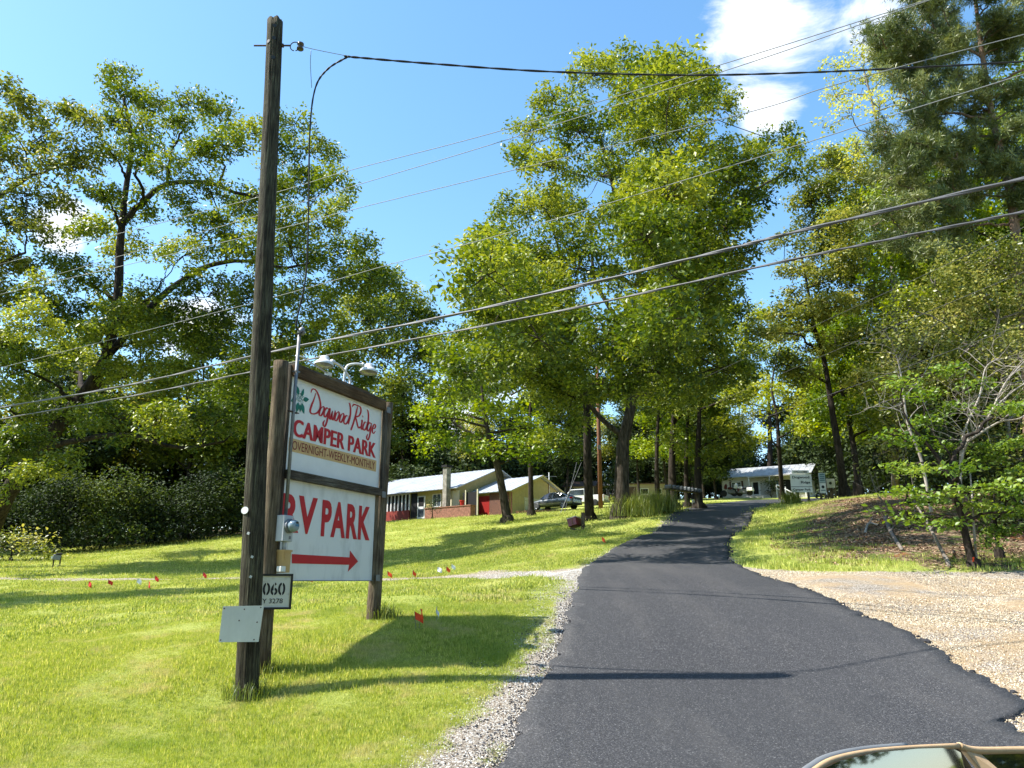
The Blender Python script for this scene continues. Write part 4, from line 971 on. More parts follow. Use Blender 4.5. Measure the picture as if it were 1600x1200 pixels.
tree('pale_tree', 'tall sparse tree with pale new leaves beside the pine', 'tree', b,
     [b]+tp_([(1400, 600), (1396, 420), (1388, 300), (1372, 200), (1350, 110)], 44),
     lp([(1345,88,24),(1310,105,24),(1350,130,30),(1305,150,26),(1390,110,30),(1330,180,32),(1285,200,20),(1375,170,34),(1300,235,22),(1345,235,32),(1395,220,34),(1280,260,12),(1360,285,30),(1430,160,34),(1330,280,24)], 44, 2.5, 13),
     BK_GREY, LF_PALE, T_MID, r0=.3, seed=13, dens=.65, scale=.95, twigs=.8, tint=.6)
b = on(1700, 36)
tree('woodland_tree', 'leafy green tree filling the background behind the pine', 'tree', b, [b]+tp_([(1680, 500), (1600, 350), (1560, 250)], 34),
     lp([(1440,280,44),(1500,250,50),(1560,300,56),(1450,340,48),(1400,300,36),(1520,360,56),(1600,250,60),(1640,350,80),(1470,410,50),(1560,430,60),(1400,420,34),(1620,130,60),(1580,190,40),(1650,460,70),(1430,480,44),(1520,500,60),(1600,520,60),(1420,250,36),(1460,220,36),(1390,340,40),(1480,300,44),(1540,230,40),(1440,400,44),(1500,460,48)], 34, 3, 14, rs=1.0), BK_DARK, LF_BRIGHT, T_OAK, r0=.35, seed=14, dens=1.1, scale=.95)
b = on(1612, 25.5)
tree('pine_tree', 'tall pine with long bare limbs and dark needles at the upper right', 'pine tree', b,
     [b]+tp_([(1608, 600), (1598, 470), (1585, 350), (1572, 270), (1552, 190), (1540, 120), (1530, 50), (1520, -40), (1510, -140)], 25.5),
     lp([(1370,60,20),(1400,85,22),(1385,45,18),(1430,30,24),(1445,75,22),(1480,20,26),(1420,130,20),(1460,120,24),(1500,75,24),(1440,185,22),(1480,160,24),(1400,215,18),(1430,235,22),(1465,225,24),(1510,150,24),(1560,40,26),(1590,80,26),(1520,220,22),(1570,150,24),(1600,200,26),(1400,270,18),(1440,285,22),(1490,270,22),(1420,330,20),(1460,330,22),(1510,310,20),(1390,380,16),(1440,380,18),(1540,270,20),(1600,300,26),(1560,-20,30),(1500,-50,30),(1440,-30,26),(1640,20,40),(1650,150,40),(1370,330,12),(1480,390,18)], 25.5, 2.0, 15, split=True),
     BK_PINE, LF_PINE, T_PINE, r0=.24, seed=15, dens=2.6, scale=.95, spray_gap=.62, squash=.5, twigs=.3, hollow=.1,
     limbs=((tp_([(1552, 190), (1500, 178), (1440, 165), (1400, 150)], 25), .06, .02), (tp_([(1572, 262), (1510, 250), (1460, 245), (1420, 235)], 25), .06, .02), (tp_([(1560, 215), (1510, 215), (1440, 250)], 26), .06, .02), (tp_([(1535, 90), (1480, 60), (1420, 40)], 25.5), .05, .02)))
b = on(1590, 22.5)
tree('birch_tree', 'dense small-leaved tree covering the right edge below the pine', 'tree', b, [b]+tp_([(1585, 760), (1570, 620), (1560, 500), (1555, 430)], 22.5),
     lp([(1560,400,42),(1500,420,38),(1610,420,46),(1460,450,36),(1535,465,48),(1600,490,48),(1420,480,30),(1480,500,44),(1400,530,30),(1440,540,40),(1520,540,48),(1590,560,48),(1380,580,26),(1420,595,34),(1480,600,40),(1640,540,60),(1560,620,44),(1620,640,50),(1660,420,60),(1530,690,40),(1600,720,44),(1650,700,50),(1570,780,36),(1630,800,40)], 22.5, 1.6, 16),
     BK_GREY, LF_SMALL, T_SML, r0=.12, seed=16, dens=1.0, scale=1.15, spray_gap=.40, twigs=.12)

# dogwood in front of the bank
b = G(1522, 886); Yd = b.y
dogw = tree('dogwood_tree', 'crooked dogwood with bright green leaf layers at the foot of the bank', 'dogwood tree', b,
     [b]+tp_([(1512, 850), (1500, 800), (1488, 755), (1472, 725), (1450, 695), (1425, 668), (1410, 640)], Yd),
     lp([(1420,690,20),(1445,660,20),(1405,730,20),(1440,735,22),(1475,700,20),(1420,770,20),(1450,785,22),(1485,770,22),(1500,735,22),(1395,680,12),(1430,810,16),(1480,820,20),(1520,790,22),(1550,760,24),(1440,620,20),(1480,640,20),(1410,600,18),(1530,600,20),(1500,575,18),(1560,700,22),(1590,740,24),(1470,580,20),(1570,800,20),(1600,690,22),(1520,700,22),(1385,800,12),(1570,640,26),(1600,640,26),(1560,830,22),(1595,800,24),(1580,770,24),(1540,720,24),(1610,730,26)][::1], Yd, 1.0, 17, rs=.74),
     BK_DARK, LF_DOG, T_DOG, r0=.105, seed=17, dens=1.0, scale=.9, spray_gap=.34, squash=.4, twigs=.15, hollow=.2,
     limbs=((tp_([(1490, 765), (1486, 725), (1505, 690), (1530, 670), (1552, 650)], Yd), .065, .03), (tp_([(1500, 800), (1502, 760), (1488, 720), (1476, 700)], Yd+.15), .05, .02)))
# bare storm-bleached branches of a dead tree behind it
def bare_tree(label, base, stems, seed, n=60, r=.05, spread=1.0, m=BK_DEAD, up=.5):
    random.seed(seed); o = thing('bare_tree', label, 'bare tree', base); mb = MB(); off = Vector(base); nodes = []
    for pts, r0_, r1_ in stems:
        c = catmull([Vector(p)-off for p in pts], 6); mb.tube(c, [r0_+(r1_-r0_)*i/(len(c)-1) for i in range(len(c))], 7, cap=False, jit=.15); nodes += [(p, r0_+(r1_-r0_)*i/(len(c)-1)) for i, p in enumerate(c)][len(c)//3:]
    gen = list(nodes)
    for k in range(n):
        p, rr_ = random.choice(gen); d = Vector((random.uniform(-1, 1), random.uniform(-.6, .6), random.uniform(-.5, 1)+up*.4)).normalized(); L_ = random.uniform(.4, 1.3)*spread
        q = [p]; 
        for s_ in range(4):
            d = (d+Vector((random.uniform(-.4, .4), random.uniform(-.4, .4), random.uniform(-.35, .3)))).normalized(); q.append(q[-1]+d*L_/4)
        r1_ = min(rr_*.6, .019); mb.tube(q, [r1_, r1_*.8, r1_*.6, r1_*.45, r1_*.2], 4, cap=False); gen += [(q[2], r1_*.7), (q[3], r1_*.6), (q[4], r1_*.4)]
    mb.build('branches', m, o, smooth=True); return o
b = on(1500, 18.6)
bare_tree('bleached leafless branches tangled above the dogwood', b, [(tp_([(1505, 830), (1500, 740), (1512, 690), (1545, 650), (1570, 600), (1600, 565)], 18.2), .05, .012), (tp_([(1512, 690), (1560, 660), (1600, 650), (1640, 600)], 18), .03, .01), (tp_([(1500, 740), (1505, 680), (1530, 620), (1540, 575), (1560, 560)], 18.4), .03, .01), (tp_([(1540, 650), (1600, 600), (1660, 590)], 18.1), .02, .008)], 1, 330, spread=1.15)
b = on(1440, 21)
bare_tree('bleached forked dead tree left of the dogwood crown', b, [(tp_([(1455, 800), (1440, 720), (1418, 660), (1410, 600), (1402, 560), (1390, 530)], 21), .045, .015), (tp_([(1418, 650), (1400, 640), (1370, 635), (1350, 640)], 21), .02, .008), (tp_([(1412, 620), (1440, 590), (1455, 560)], 21), .02, .008)], 2, 130, spread=1.0)
b = on(1405, 25)
bare_tree('grey thicket of bare twigs drooping on top of the bank', b, [(tp_([(1410, 800), (1400, 760), (1390, 730)], 24.5), .02, .008), (tp_([(1390, 800), (1370, 770), (1360, 740)], 25), .02, .008), (tp_([(1430, 800), (1425, 750), (1415, 700)], 25), .02, .008)], 3, 150, spread=1.2, m=BK_GREY, up=.2)

# shrubs
def bush(label, px, Yq, lobes, lf, tm, seed, scale=1.0, gap=.5, dens=1.0, group=None, bk=BK_DARK, name='bush'):
    b = on(px, Yq); ls = lp(lobes, Yq, 1.2, seed)
    return tree(name, label, 'bush', b, [b, b+Vector((0, 0, .8)), b+Vector((.1, 0, 1.5))], ls, bk, lf, tm, group, r0=.08, seed=seed, spray_gap=gap, scale=scale, dens=dens, twigs=.1, hollow=.45)
bush('pale sunlit bush at the far left end of the hedge', 30, 45, [(15,850,26),(45,845,24),(65,862,16),(-20,850,30),(90,868,12)], LF_OLIVE, T_BUSH, 30, 1.4, .7)
for i_, (px, Yq, lo) in enumerate(((95, 50, [(75,800,40),(110,790,44),(95,835,36),(50,790,34)]), (165, 51, [(150,775,40),(190,790,44),(170,830,36),(140,820,30)]), (235, 52, [(220,780,44),(260,800,40),(240,830,34)]), (300, 54, [(290,790,42),(330,800,40),(305,826,32)]), (365, 56, [(350,780,40),(395,790,40),(370,820,28),(440,800,40)]), (510, 60, [(470,790,30),(500,800,30)]))):
    bush('dark evergreen bush, number '+('one' if 0 else '')+('first second third fourth fifth sixth'.split()[i_])+' from the left in the hedge behind the lawn' if 0 else ['dark bush beside the pale sunlit bush in the hedge', 'tall rounded dark bush in the hedge behind the lawn', 'dark bush in the hedge midway to the pole', 'dark bush in the hedge under two bare trunks', 'dark bush in the hedge immediately left of the pole', 'dark bush glimpsed behind the big sign posts'][i_], px, Yq, [(a_+random.gauss(0, 12), b_+random.gauss(0, 20)-6, c_*random.uniform(.4, 1.0)) for a_, b_, c_ in lo for _ in range(3)]+[(px+q_, project(on(px+q_, Yq, .9))[1], 20) for q_ in (-45, -22, 0, 22, 45)], (LF_SHADED, LF_SHRUB, LF_SHADED)[i_ % 3], T_BUSH, 31+i_, 1.5, .8, dens=.85)
bush('round dark shrub growing behind the dogwood trunk on the bank', 1500, 23, [(1470,720,40),(1520,740,44),(1560,720,40),(1500,680,40),(1440,690,34),(1590,760,44)], LF_SHADED, T_BUSH, 40, 1.1, .55)
bush('dark shrub at the right edge above the leaf litter', 1620, 22, [(1590,830,30),(1620,800,40),(1560,830,22),(1640,760,44)], LF_SHADED, T_BUSH, 41, 1.0, .5)
bush('leafy sapling thicket on the crest of the bank', 1420, 29, [(1400,700,36),(1440,640,40),(1380,650,34),(1410,600,34),(1450,740,30)], LF_OLIVE, T_BUSH, 42, 1.2, .6)
bush('low green sapling right of the dogwood trunk', 1550, 18.5, [(1545,850,14),(1560,832,12)], LF_DOG, T_DOG, 43, .7, .3)
bush('dark shrub beside the steps of the white house', 1206, 83, [(1200,755,8),(1213,757,9),(1206,766,8)], LF_SHADED, T_BUSH, 44, 1.1, .5)
bush('dark shrub with white blooms in the planter of the yellow house', 676, 69, [(672,788,6),(681,785,6),(677,794,6)], LF_SHADED, T_BUSH, 45, .9, .45)
bush('bright low hedge behind the parked cars', 958, 84, [(945,783,6),(957,784,6),(968,783,6)], LF_YEL, T_BUSH, 46, 1.2, .6, name='hedge')

# woods behind everything: a few trees built once and copied
woods = []
def auto_tree(seed, lf, tm, hgt=22, w=5.0, r0=.3, name='woodland_tree'):
    g = random.Random(seed); lobes = []
    for k in range(15):
        t = g.random(); z = hgt*(.30+.66*t); ww = w*math.sin(math.pi*min(1, (.25+t*.75)))**.6
        a = g.uniform(0, 6.28); rr_ = ww*g.uniform(.2, .75); lobes.append((Vector((rr_*math.cos(a), rr_*math.sin(a), z)), g.uniform(1.5, 2.5)))
    o = tree(name, 'x', 'tree', Vector((0, 0, 0)), [Vector((0, 0, 0)), Vector((.2, .1, hgt*.3)), Vector((-.3, .2, hgt*.6)), Vector((.2, 0, hgt*.9))], lobes, BK_DARK, lf, tm, r0=r0, seed=seed, dens=.8, scale=1.0, twigs=.15)
    return o
protos = [auto_tree(60, LF_OAK, T_FAR), auto_tree(61, LF_SHADED, T_FAR, 20, 5.5), auto_tree(62, LF_BRIGHT, T_FAR, 21, 4.5), auto_tree(63, LF_OLIVE, T_FAR, 23, 5), auto_tree(64, LF_SHADED, T_FAR, 16, 5)]
used = set()
spots = []
for i_, (px, Yq) in enumerate([(-520,40),(-430,48),(-360,44),(-300,60),(-260,50),(-150,56),(-60,60),(20,57),(75,66),(105,56),(150,70),(190,60),(235,72),(292,59),(330,75),(372,66),(420,74),(470,66),(520,96),(560,100),(610,102),(660,100),(700,96),(745,90),(790,98),(838,100),(885,92),(930,108),(985,100),(1025,108),(1060,96),(1100,102),(1130,110),(1165,116),(1250,112),(1290,104),(1310,84),(1365,64),(1375,90),(1420,58),(1440,76),(1470,48),(1500,64),(1540,46),(1590,56),(1620,42),(1690,36),(1690,56),(1780,44),(1120,72),(1085,80),(1000,78),(1045,74),(1100,84),(1072,88),(1330,70)]):
    k_ = i_ % 5 if px > 550 else (1, 3, 4, 0, 1)[i_ % 5]
    spots.append((px, Yq, k_))
GP = {'w': 'trees in the woods behind the left lawn', 'h': 'trees in the woods behind the houses', 'r': 'trees in the woods on the right'}
KIND = ['mid green', 'dark leaved', 'bright green', 'olive green', 'squat dark']
LM = [(-330, 'beyond the left edge of the lawn'), (-60, 'beyond the trunk of the huge spreading oak'), (40, 'above the pale sunlit bush'), (110, 'above the second hedge bush'), (175, 'above the tall rounded hedge bush'), (250, 'above the middle of the left hedge'), (320, 'above the hedge left of the pole'), (400, 'behind the utility pole'), (500, 'behind the big sign'), (600, 'behind the screened porch'), (690, 'behind the pale chimney'), (770, 'behind the main gable of the yellow house'), (850, 'behind the garage roof'), (920, 'behind the brown cabin'), (985, 'behind the big oak trunk'), (1050, 'behind the beige trailer'), (1110, 'behind the mailbox rack'), (1165, 'behind the left end of the white house'), (1250, 'behind the right end of the white house'), (1310, 'behind the notice signs'), (1370, 'behind the two slender trees'), (1450, 'behind the crest of the bank'), (1540, 'behind the dogwood'), (1620, 'behind the pine trunk'), (1760, 'beyond the right edge of the bank')]
seen = {}
used_l = set()
def uniq(l, words):
    k = l
    for w in words:
        if k not in used_l: break
        k = l.replace('shrub', w+' shrub', 1)
    used_l.add(k); return k
for i_, (px, Yq, k_) in enumerate(spots):
    pr = protos[k_]
    o = pr if k_ not in used else copy_tree(pr); used.add(k_)
    w_ = 'w' if px < 560 else ('h' if px < 1300 else 'r')
    p = on(px, Yq); o.location = p; o.rotation_euler = (random.uniform(-.03, .03), random.uniform(-.03, .03), random.uniform(0, 6.28)); s_ = random.uniform(.8, 1.05)*(1 if px < 1300 else .95)*(.62 if 560 < px < 1320 else .8 if px <= 560 else .85)*(Yq/75 if 560 < px < 1300 else 1)
    o.scale = (s_*1.1, s_*1.1, s_)
    lm = min(LM, key=lambda q: abs(q[0]-px))[1]; base_l = '%s tree in the woods %s' % (KIND[k_], lm); c_ = seen.get(base_l, 0); seen[base_l] = c_+1
    if c_: base_l = ['farther ', 'farthest '][min(c_-1, 1)]+base_l
    tag(o, base_l, 'tree', GP[w_])
# a few trees across the highway behind the camera, mirrored in the car glass
for i_, (x, y) in enumerate(((-10, -13), (-4, -15), (2, -12), (8, -15), (14, -13), (20, -16), (27, 4), (30, 9), (26, 13), (33, 0), (36, 6), (24, -4))):
    o = copy_tree(protos[(0, 2, 3)[i_ % 3]]); o.location = (x, y, 0); o.scale = (.75, .75, .55)
    tag(o, 'woodland tree outside the picture, seen only mirrored in the car window', 'tree', 'trees mirrored in the car window')
# understory that closes the woods
for i_, (px, Yq, w_) in enumerate([(0,62,'w'),(90,64,'w'),(170,66,'w'),(250,68,'w'),(330,70,'w'),(410,72,'w'),(490,94,'w'),(570,102,'w'),(640,90,'h'),(720,94,'h'),(800,98,'h'),(880,102,'h'),(960,108,'h'),(1040,106,'h'),(1110,100,'h'),(1380,62,'r'),(1450,56,'r'),(1520,50,'r'),(1600,46,'r'),(-90,58,'w'),(1330,86,'r'),(605,106,'h'),(680,98,'h'),(760,92,'h'),(845,94,'h'),(905,104,'h'),(1005,94,'h'),(1080,92,'h'),(1140,108,'h'),(1180,112,'h'),(1250,108,'h'),(1290,96,'r')]):
    if i_ == 0:
        us_ = tree('understory_shrub', 'x', 'bush', Vector((0,0,0)), [Vector((0,0,0)), Vector((0,0,1.5)), Vector((.2,0,3))], [(Vector((0,0,2)),2.2),(Vector((2,0,1.6)),1.9),(Vector((-2,.3,1.7)),2),(Vector((.6,0,3.6)),1.8),(Vector((-1.2,0,4.2)),1.5),(Vector((1.8,0,3.4)),1.4)], BK_DARK, LF_SHADED, T_FAR, r0=.1, seed=80, dens=1.0, scale=.8)
        o = us_
    else: o = copy_tree(us_)
    o.location = on(px, Yq); o.rotation_euler = (0, 0, random.uniform(0, 6.28)); s_ = random.uniform(1.1, 1.7); o.scale = (s_, s_, s_)
    tag(o, uniq(('dark undergrowth shrub ' if Yq < 90 else 'shadowy far shrub ')+min(LM, key=lambda q: abs(q[0]-px))[1], ['smaller', 'larger', 'wider', 'lower']), 'bush', {'w': 'shrubs under the left woods', 'h': 'shrubs under the woods behind the houses', 'r': 'shrubs under the right woods'}[w_])
print('LEAF TRIS', TRI[0])

# ------------------------------------------------------------------ buildings
YEL = mat('yellow_siding', (.46, .38, .16), .7, col2=(.38, .31, .125), scale=3)
CREAM = mat('cream_wall', (.62, .58, .40), .7, col2=(.52, .48, .33), scale=2)
WALLW = mat('white_siding', (.52, .51, .47), .6, col2=(.42, .40, .36), scale=2)
ROOFW = mat('white_metal_roof', (.52, .55, .60), .4, .25, col2=(.36, .39, .44), scale=.9, spec=.5)
ROOFG = mat('grey_metal_roof', (.42, .43, .44), .45, .2, col2=(.27, .28, .29), scale=1.2)
ROOFB = mat('brown_roof', (.10, .06, .045), .8, col2=(.06, .04, .03), scale=4)
REDW = mat('red_brick_paint', (.28, .045, .03), .7, col2=(.18, .03, .02), scale=5)
BRICK = mat('planter_brick', (.30, .14, .10), .85, col2=(.14, .065, .045), scale=7)
STONEB = mat('mottled_brick', (.20, .09, .06), .85, col2=(.05, .03, .025), scale=9)
STUC = mat('pale_chimney', (.34, .32, .27), .85, col2=(.16, .15, .12), scale=3)
DOORR = mat('red_door', (.30, .015, .012), .5)
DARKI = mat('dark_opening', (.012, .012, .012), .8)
TRIMW = mat('white_trim', (.75, .75, .73), .5)
WINB = mat('window_glass', (.08, .10, .12), .08, spec=.8)
BEIGE = mat('beige_wall', (.34, .30, .22), .7, col2=(.26, .22, .16))
RAILT = mat('rail_timber', (.30, .16, .08), .8, col2=(.17, .09, .05), scale=3)
CONC = mat('concrete', (.42, .40, .37), .85, col2=(.30, .29, .26), scale=3, bump=.005)

def gable_block(o, x0, x1, y0, y1, ze, zr, wm, rm, yr=None, zb=-.8, ov=.5, lap=True, thick=.10, rib=True, open_walls=()):
    yr = (y0+y1)/2 if yr is None else yr
    mb = MB()
    mb.prism([(y0, zb), (y1, zb), (y1, ze), (yr, zr-.06), (y0, ze)], x0, x1, Matrix(((0, 1, 0, 0), (1, 0, 0, 0), (0, 0, 1, 0), (0, 0, 0, 1))))
    mb.build('wall', wm, o)
    if lap:
        lb = MB(); z = zb+.9
        while z < zr-.15:
            if z <= ze: a, b = y0, y1
            else:
                t = (z-ze)/(zr-ze); a = y0+(yr-y0)*t; b = y1+(yr-y1)*t
            for xs in (x0-.01, x1+.01):
                lb.box((xs, (a+b)/2, z), (.035, max(.05, b-a-.02), .035))
            if z <= ze: lb.box(((x0+x1)/2, y0-.008, z), (x1-x0-.02, .035, .035))
            z += .26
        lb.build('siding_lap', wm, o)
    for ys, sgn in ((y0, -1), (y1, 1)):
        L_ = math.hypot(yr-ys, zr-ze); dy, dz = (ys-yr)/L_, (ze-zr)/L_
        nv = Vector((0, -dz*sgn*1.0, abs(dy))).normalized() if False else None
        a = Vector((0, yr, zr)); e = Vector((0, yr+dy*(L_+ov), zr+dz*(L_+ov)))
        up = Vector((0, -dz*(1 if sgn > 0 else -1)*-1, 0))
        nrm = Vector((0, sgn*abs(dz), abs(dy)))
        q = [a+nrm*.0+Vector((0, 0, .02)), e+Vector((0, 0, .02)), e+nrm*thick, a+nrm*thick]
        m = MB(); vs = [Vector((x0-ov, p.y, p.z)) for p in q]+[Vector((x1+ov, p.y, p.z)) for p in q]
        m.add(vs, [(0, 1, 2, 3), (7, 6, 5, 4), (0, 4, 5, 1), (1, 5, 6, 2), (2, 6, 7, 3), (3, 7, 4, 0)])
        rf = m.build('roof', rm, o)
        if rib:
            r_ = MB(); x = x0-ov+.2
            while x < x1+ov:
                c = (a+e)/2+nrm*(thick+.01); r_.box((x, c.y, c.z), (.04, L_+ov, .03), Matrix(((1, 0, 0), (0, -dy*-1 if False else (e-a).normalized().y, nrm.y), (0, (e-a).normalized().z, nrm.z))))
                x += .6
            r_.build('seam', rm, rf)
def loc_x(o, rot, px, yc, elev=None):
    """local x on the plane y=yc seen in photo column px (column measured near the horizon rows)"""
    k = (px-800)/1210; c, s = math.cos(rot), math.sin(rot)
    # X = ox + x c - y s ; Y = oy + x s + y c
    return (k*(o.y+yc*c)-(o.x-yc*s))/(c-k*s)
def window(o, x, z, w, h, y, fm=TRIMW, gm=WINB, bars=0, face='y', name='window'):
    f = MB(); M = Matrix() if face == 'y' else Matrix.Rotation(R(90), 4, 'Z')
    def bx(mb, c, d): 
        c = M @ Vector(c); 
        if face != 'y': d = (d[1], d[0], d[2])
        mb.box((c.x+(0 if face == 'y' else y), c.y+(y if face == 'y' else x), c.z) if face != 'y' else (c.x+x, c.y+y, c.z), d)
    for c, d in (((0, -.03, z+h/2), (w+.12, .06, .06)), ((0, -.03, z-h/2), (w+.12, .06, .06)), ((-w/2-.03, -.03, z), (.06, .06, h-.06)), ((w/2+.03, -.03, z), (.06, .06, h-.06))): bx(f, c, d)
    for b in range(bars): bx(f, (-w/2+w*(b+1)/(bars+1), -.03, z), (.05, .05, h-.06))
    win = f.build(name, fm, o); g = MB(); bx(g, (0, -.01, z), (w, .03, h-.05)); g.build('pane', gm, win); return win

ROT1 = R(-38); O1 = P(797, 803, 72)
h1 = thing('yellow_house', 'pale yellow ranch house with white metal roofs and a red brick base', 'house', O1, ROT1)
gable_block(h1, -5.0, 0, 0, 9.3, 2.2, 3.95, YEL, ROOFW)
gable_block(h1, -19.5, -5.1, -2.0, 10.0, 2.65, 5.0, YEL, ROOFW, ov=.65)
lx = lambda px, yc=-2.0: loc_x(O1, ROT1, px, yc)
# garage door and trim on the gable wall (plane x = 0)
def gy(px):  # local y on plane x=0
    k = (px-800)/1210; c, s = math.cos(ROT1), math.sin(ROT1); return (k*O1.y-O1.x)/(-s-k*c)
ga, gb_ = gy(819), gy(846)
MB().box((.03, (ga+gb_)/2, .75), (.06, gb_-ga, 1.7)).build('garage_door', CREAM, h1)
for k_ in range(4): MB().box((.07, (ga+gb_)/2, .15+.42*k_), (.03, gb_-ga-.05, .03)).build('door_rail', YEL, h1)
MB().box((.05, (ga+gb_)/2, 1.66), (.08, gb_-ga+.2, .10)).build('door_head', CREAM, h1)
for ya, za, yb, zb2 in ((-.4, 2.05, 4.65, 3.97), (9.7, 2.05, 4.65, 3.97)):
    c_ = Vector((.48, (ya+yb)/2, (za+zb2)/2)); L_ = math.hypot(yb-ya, zb2-za); an = math.atan2(zb2-za, yb-ya)
    MB().box(c_, (.05, L_, .16), (an, 0, 0)).build('rake_board', YEL, h1)
MB().tube([(.06, gy(857), 2.2), (.06, gy(857), 3.6)], .03, 6).build('conduit', BRICK, h1)
MB().box((.08, .1, 1.1), (.12, .12, 2.2)).build('downpipe', BRICK, h1)
# recessed porch, red door, mottled brick on the front of the garage block
xa, xb = lx(766, 0), -.05
MB().box(((xa+xb)/2, -.06, .9), (xb-xa, .12, 2.3)).build('brick_wall', STONEB, h1)
xc = lx(747, 0)
MB().box(((xc+xa)/2, -.04, .85), (xa-xc-.1, .08, 2.0)).build('front_door', DOORR, h1)
MB().box((lx(737, -1.9), -2.06, .95), (1.9, .10, 2.2)).build('porch_shade_panel', DARKI, h1)  # near-black slab stands in for the shade of the porch recess
for px in (727.5, 746): MB().box((lx(px, -2.2), -2.2, 1.05), (.10, .10, 2.4)).build('porch_post', CREAM, h1)
xw = lx(710); MB().box((xw, -2.07, 1.15), (lx(719)-lx(703), .12, 2.35)).build('pale_panel', CREAM, h1)
window(h1, lx(683), 1.55, lx(689)-lx(677), 1.2, -2.02, bars=1)
MB().box((lx(647.5), -2.05, 1.2), (lx(652)-lx(643), .08, 2.4)).build('dark_doorway', DARKI, h1)  # near-black slab stands in for the shade inside the doorway
d_ = MB().box((lx(659), -2.06, 1.0), (lx(665)-lx(653.5), .08, 2.2)).build('storm_door', TRIMW, h1)
MB().box((lx(659), -2.11, 1.55), ((lx(665)-lx(653.5))*.72, .03, .9)).build('pane', DARKI, d_); MB().box((lx(659), -2.11, .45), ((lx(665)-lx(653.5))*.72, .03, .75)).build('pane', WINB, d_)
# screened porch: white mullions over a red base
pa, pb2 = lx(601.5), lx(641)
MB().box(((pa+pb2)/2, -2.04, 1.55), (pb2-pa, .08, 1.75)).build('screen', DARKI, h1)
MB().box(((pa+pb2)/2, -2.12, .15), (pb2-pa+.1, .16, 1.3)).build('red_base', REDW, h1)
for k_ in range(8):
    x = pa+(pb2-pa)*k_/7; MB().box((x, -2.12, 1.6), (.13, .10, 1.7)).build('mullion', TRIMW, h1)
MB().box(((pa+pb2)/2, -2.12, 2.42), (pb2-pa, .08, .10)).build('porch_beam', TRIMW, h1)
# chimney and planter
ch = MB().box((lx(695.5, -2.9), -2.75, 1.85), (.5, .6, 5.3)).build('chimney', STUC, h1)
MB().box((lx(695.5, -2.9), -2.75, 4.6), (.7, .8, .22)).build('chimney_cap', DARKI, ch)
p0, p1 = lx(668, -3.6), lx(739, -3.6)
pl_ = thing('brick_planter', 'long low brick planter in front of the yellow house', 'planter', h1.matrix_basis @ Vector(((p0+p1)/2, -3.6, 0)), ROT1)
MB().box((0, 0, .0), (p1-p0, .7, 1.2)).build('brickwork', BRICK, pl_); MB().box((0, 0, .61), (p1-p0+.1, .8, .08)).build('coping', BRICK, pl_)
rp = thing('red_pot', 'red pot standing on the brick planter of the yellow house', 'pot', h1.matrix_basis @ Vector((lx(722, -3.5), -3.5, .65)), 0)
MB().lathe([(.14, 0), (.22, .42), (.26, .42), (.26, .5), (.20, .5), (.18, .3)], 12).build('pot', mat('red_plastic', (.5, .03, .02), .5), rp); MB().lathe([(.001, .3), (.18, .3), (.18, .42), (.001, .42)], 12).build('soil', DARKI, rp)
vp = thing('roof_aerial', 'small aerial mast showing above the garage roof', 'aerial', P(858, 760, 77), 0)
MB().tube([(0, 0, -1), (0, 0, 1.4)], .05, 6).build('mast', TRIMW, vp); MB().box((.1, 0, 1.0), (1.4, .04, .04)).build('crossbar', GALV, vp)

# retaining wall under the parked car
rw0, rw1 = P(806, 803, 68), P(897, 801, 66)
rw = thing('retaining_wall', 'low timber retaining wall below the silver car', 'retaining wall', ((rw0+rw1)/2), math.atan2(rw1.y-rw0.y, rw1.x-rw0.x))
Lw = (rw1-rw0).length
for k_ in range(3): MB().box((0, .02*k_, -.35+k_*.26), (Lw, .22, .245)).build('timber', RAILT, rw)

ROT2 = R(-30); O2 = P(1265, 776, 82)
h2 = thing('white_house', 'small white house with grey metal roof at the end of the driveway', 'house', O2, ROT2)
gable_block(h2, -9.2, 0, 0, 7, 2.57, 3.9, WALLW, ROOFG, ov=.45, zb=-1)
l2 = lambda px, yc=0.0: loc_x(O2, ROT2, px, yc)
window(h2, l2(1153), 1.45, l2(1160)-l2(1146), 1.1, 0, bars=1)
for px in (1144.5, 1162): MB().box((l2(px), -.03, 1.45), (.30, .05, 1.3)).build('shutter', mat('brown_shutter', (.09, .05, .035), .7), h2)
d_ = MB().box((l2(1183.5), -.03, .95), (.95, .06, 2.0)).build('front_door', TRIMW, h2); MB().box((l2(1183.5), -.07, 1.2), (.55, .03, 1.3)).build('pane', DARKI, d_); MB().box((l2(1183.5)+.35, -.08, .9), (.05, .05, .10)).build('handle', GALV, d_)
window(h2, l2(1212), 1.5, .9, 1.0, 0, bars=0); window(h2, l2(1226), 1.4, 1.4, 1.2, 0, gm=DARKI, bars=1)
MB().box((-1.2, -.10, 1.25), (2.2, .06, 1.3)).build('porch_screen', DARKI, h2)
MB().box((-3.2, -.45, 2.36), (6.0, .9, .08)).build('porch_soffit', WALLW, h2)
for x in (-6.0, -3.8, -.2): MB().box((x, -.85, 1.0), (.10, .10, 2.7)).build('porch_post', TRIMW, h2)
window(h2, 2.0, 1.4, .9, 1.1, .0, face='x'); MB().box((.05, 4.6, 1.0), (.06, .9, 2.0)).build('side_door', DARKI, h2)
stp = thing('porch_steps', 'pale concrete steps below the white house door', 'steps', h2.matrix_basis @ Vector((l2(1183), -1.4, 0)), ROT2)
MB().box((0, 0, -.02), (3.6, 1.4, .28)).build('step', CONC, stp); MB().box((.3, .3, .2), (2.6, .8, .16)).build('step', CONC, stp)
rl = thing('white_railing', 'white sloping handrail beside the slim tree at the white house', 'railing', h2.matrix_basis @ Vector((l2(1230, -1.5), -1.6, 0)), ROT2)
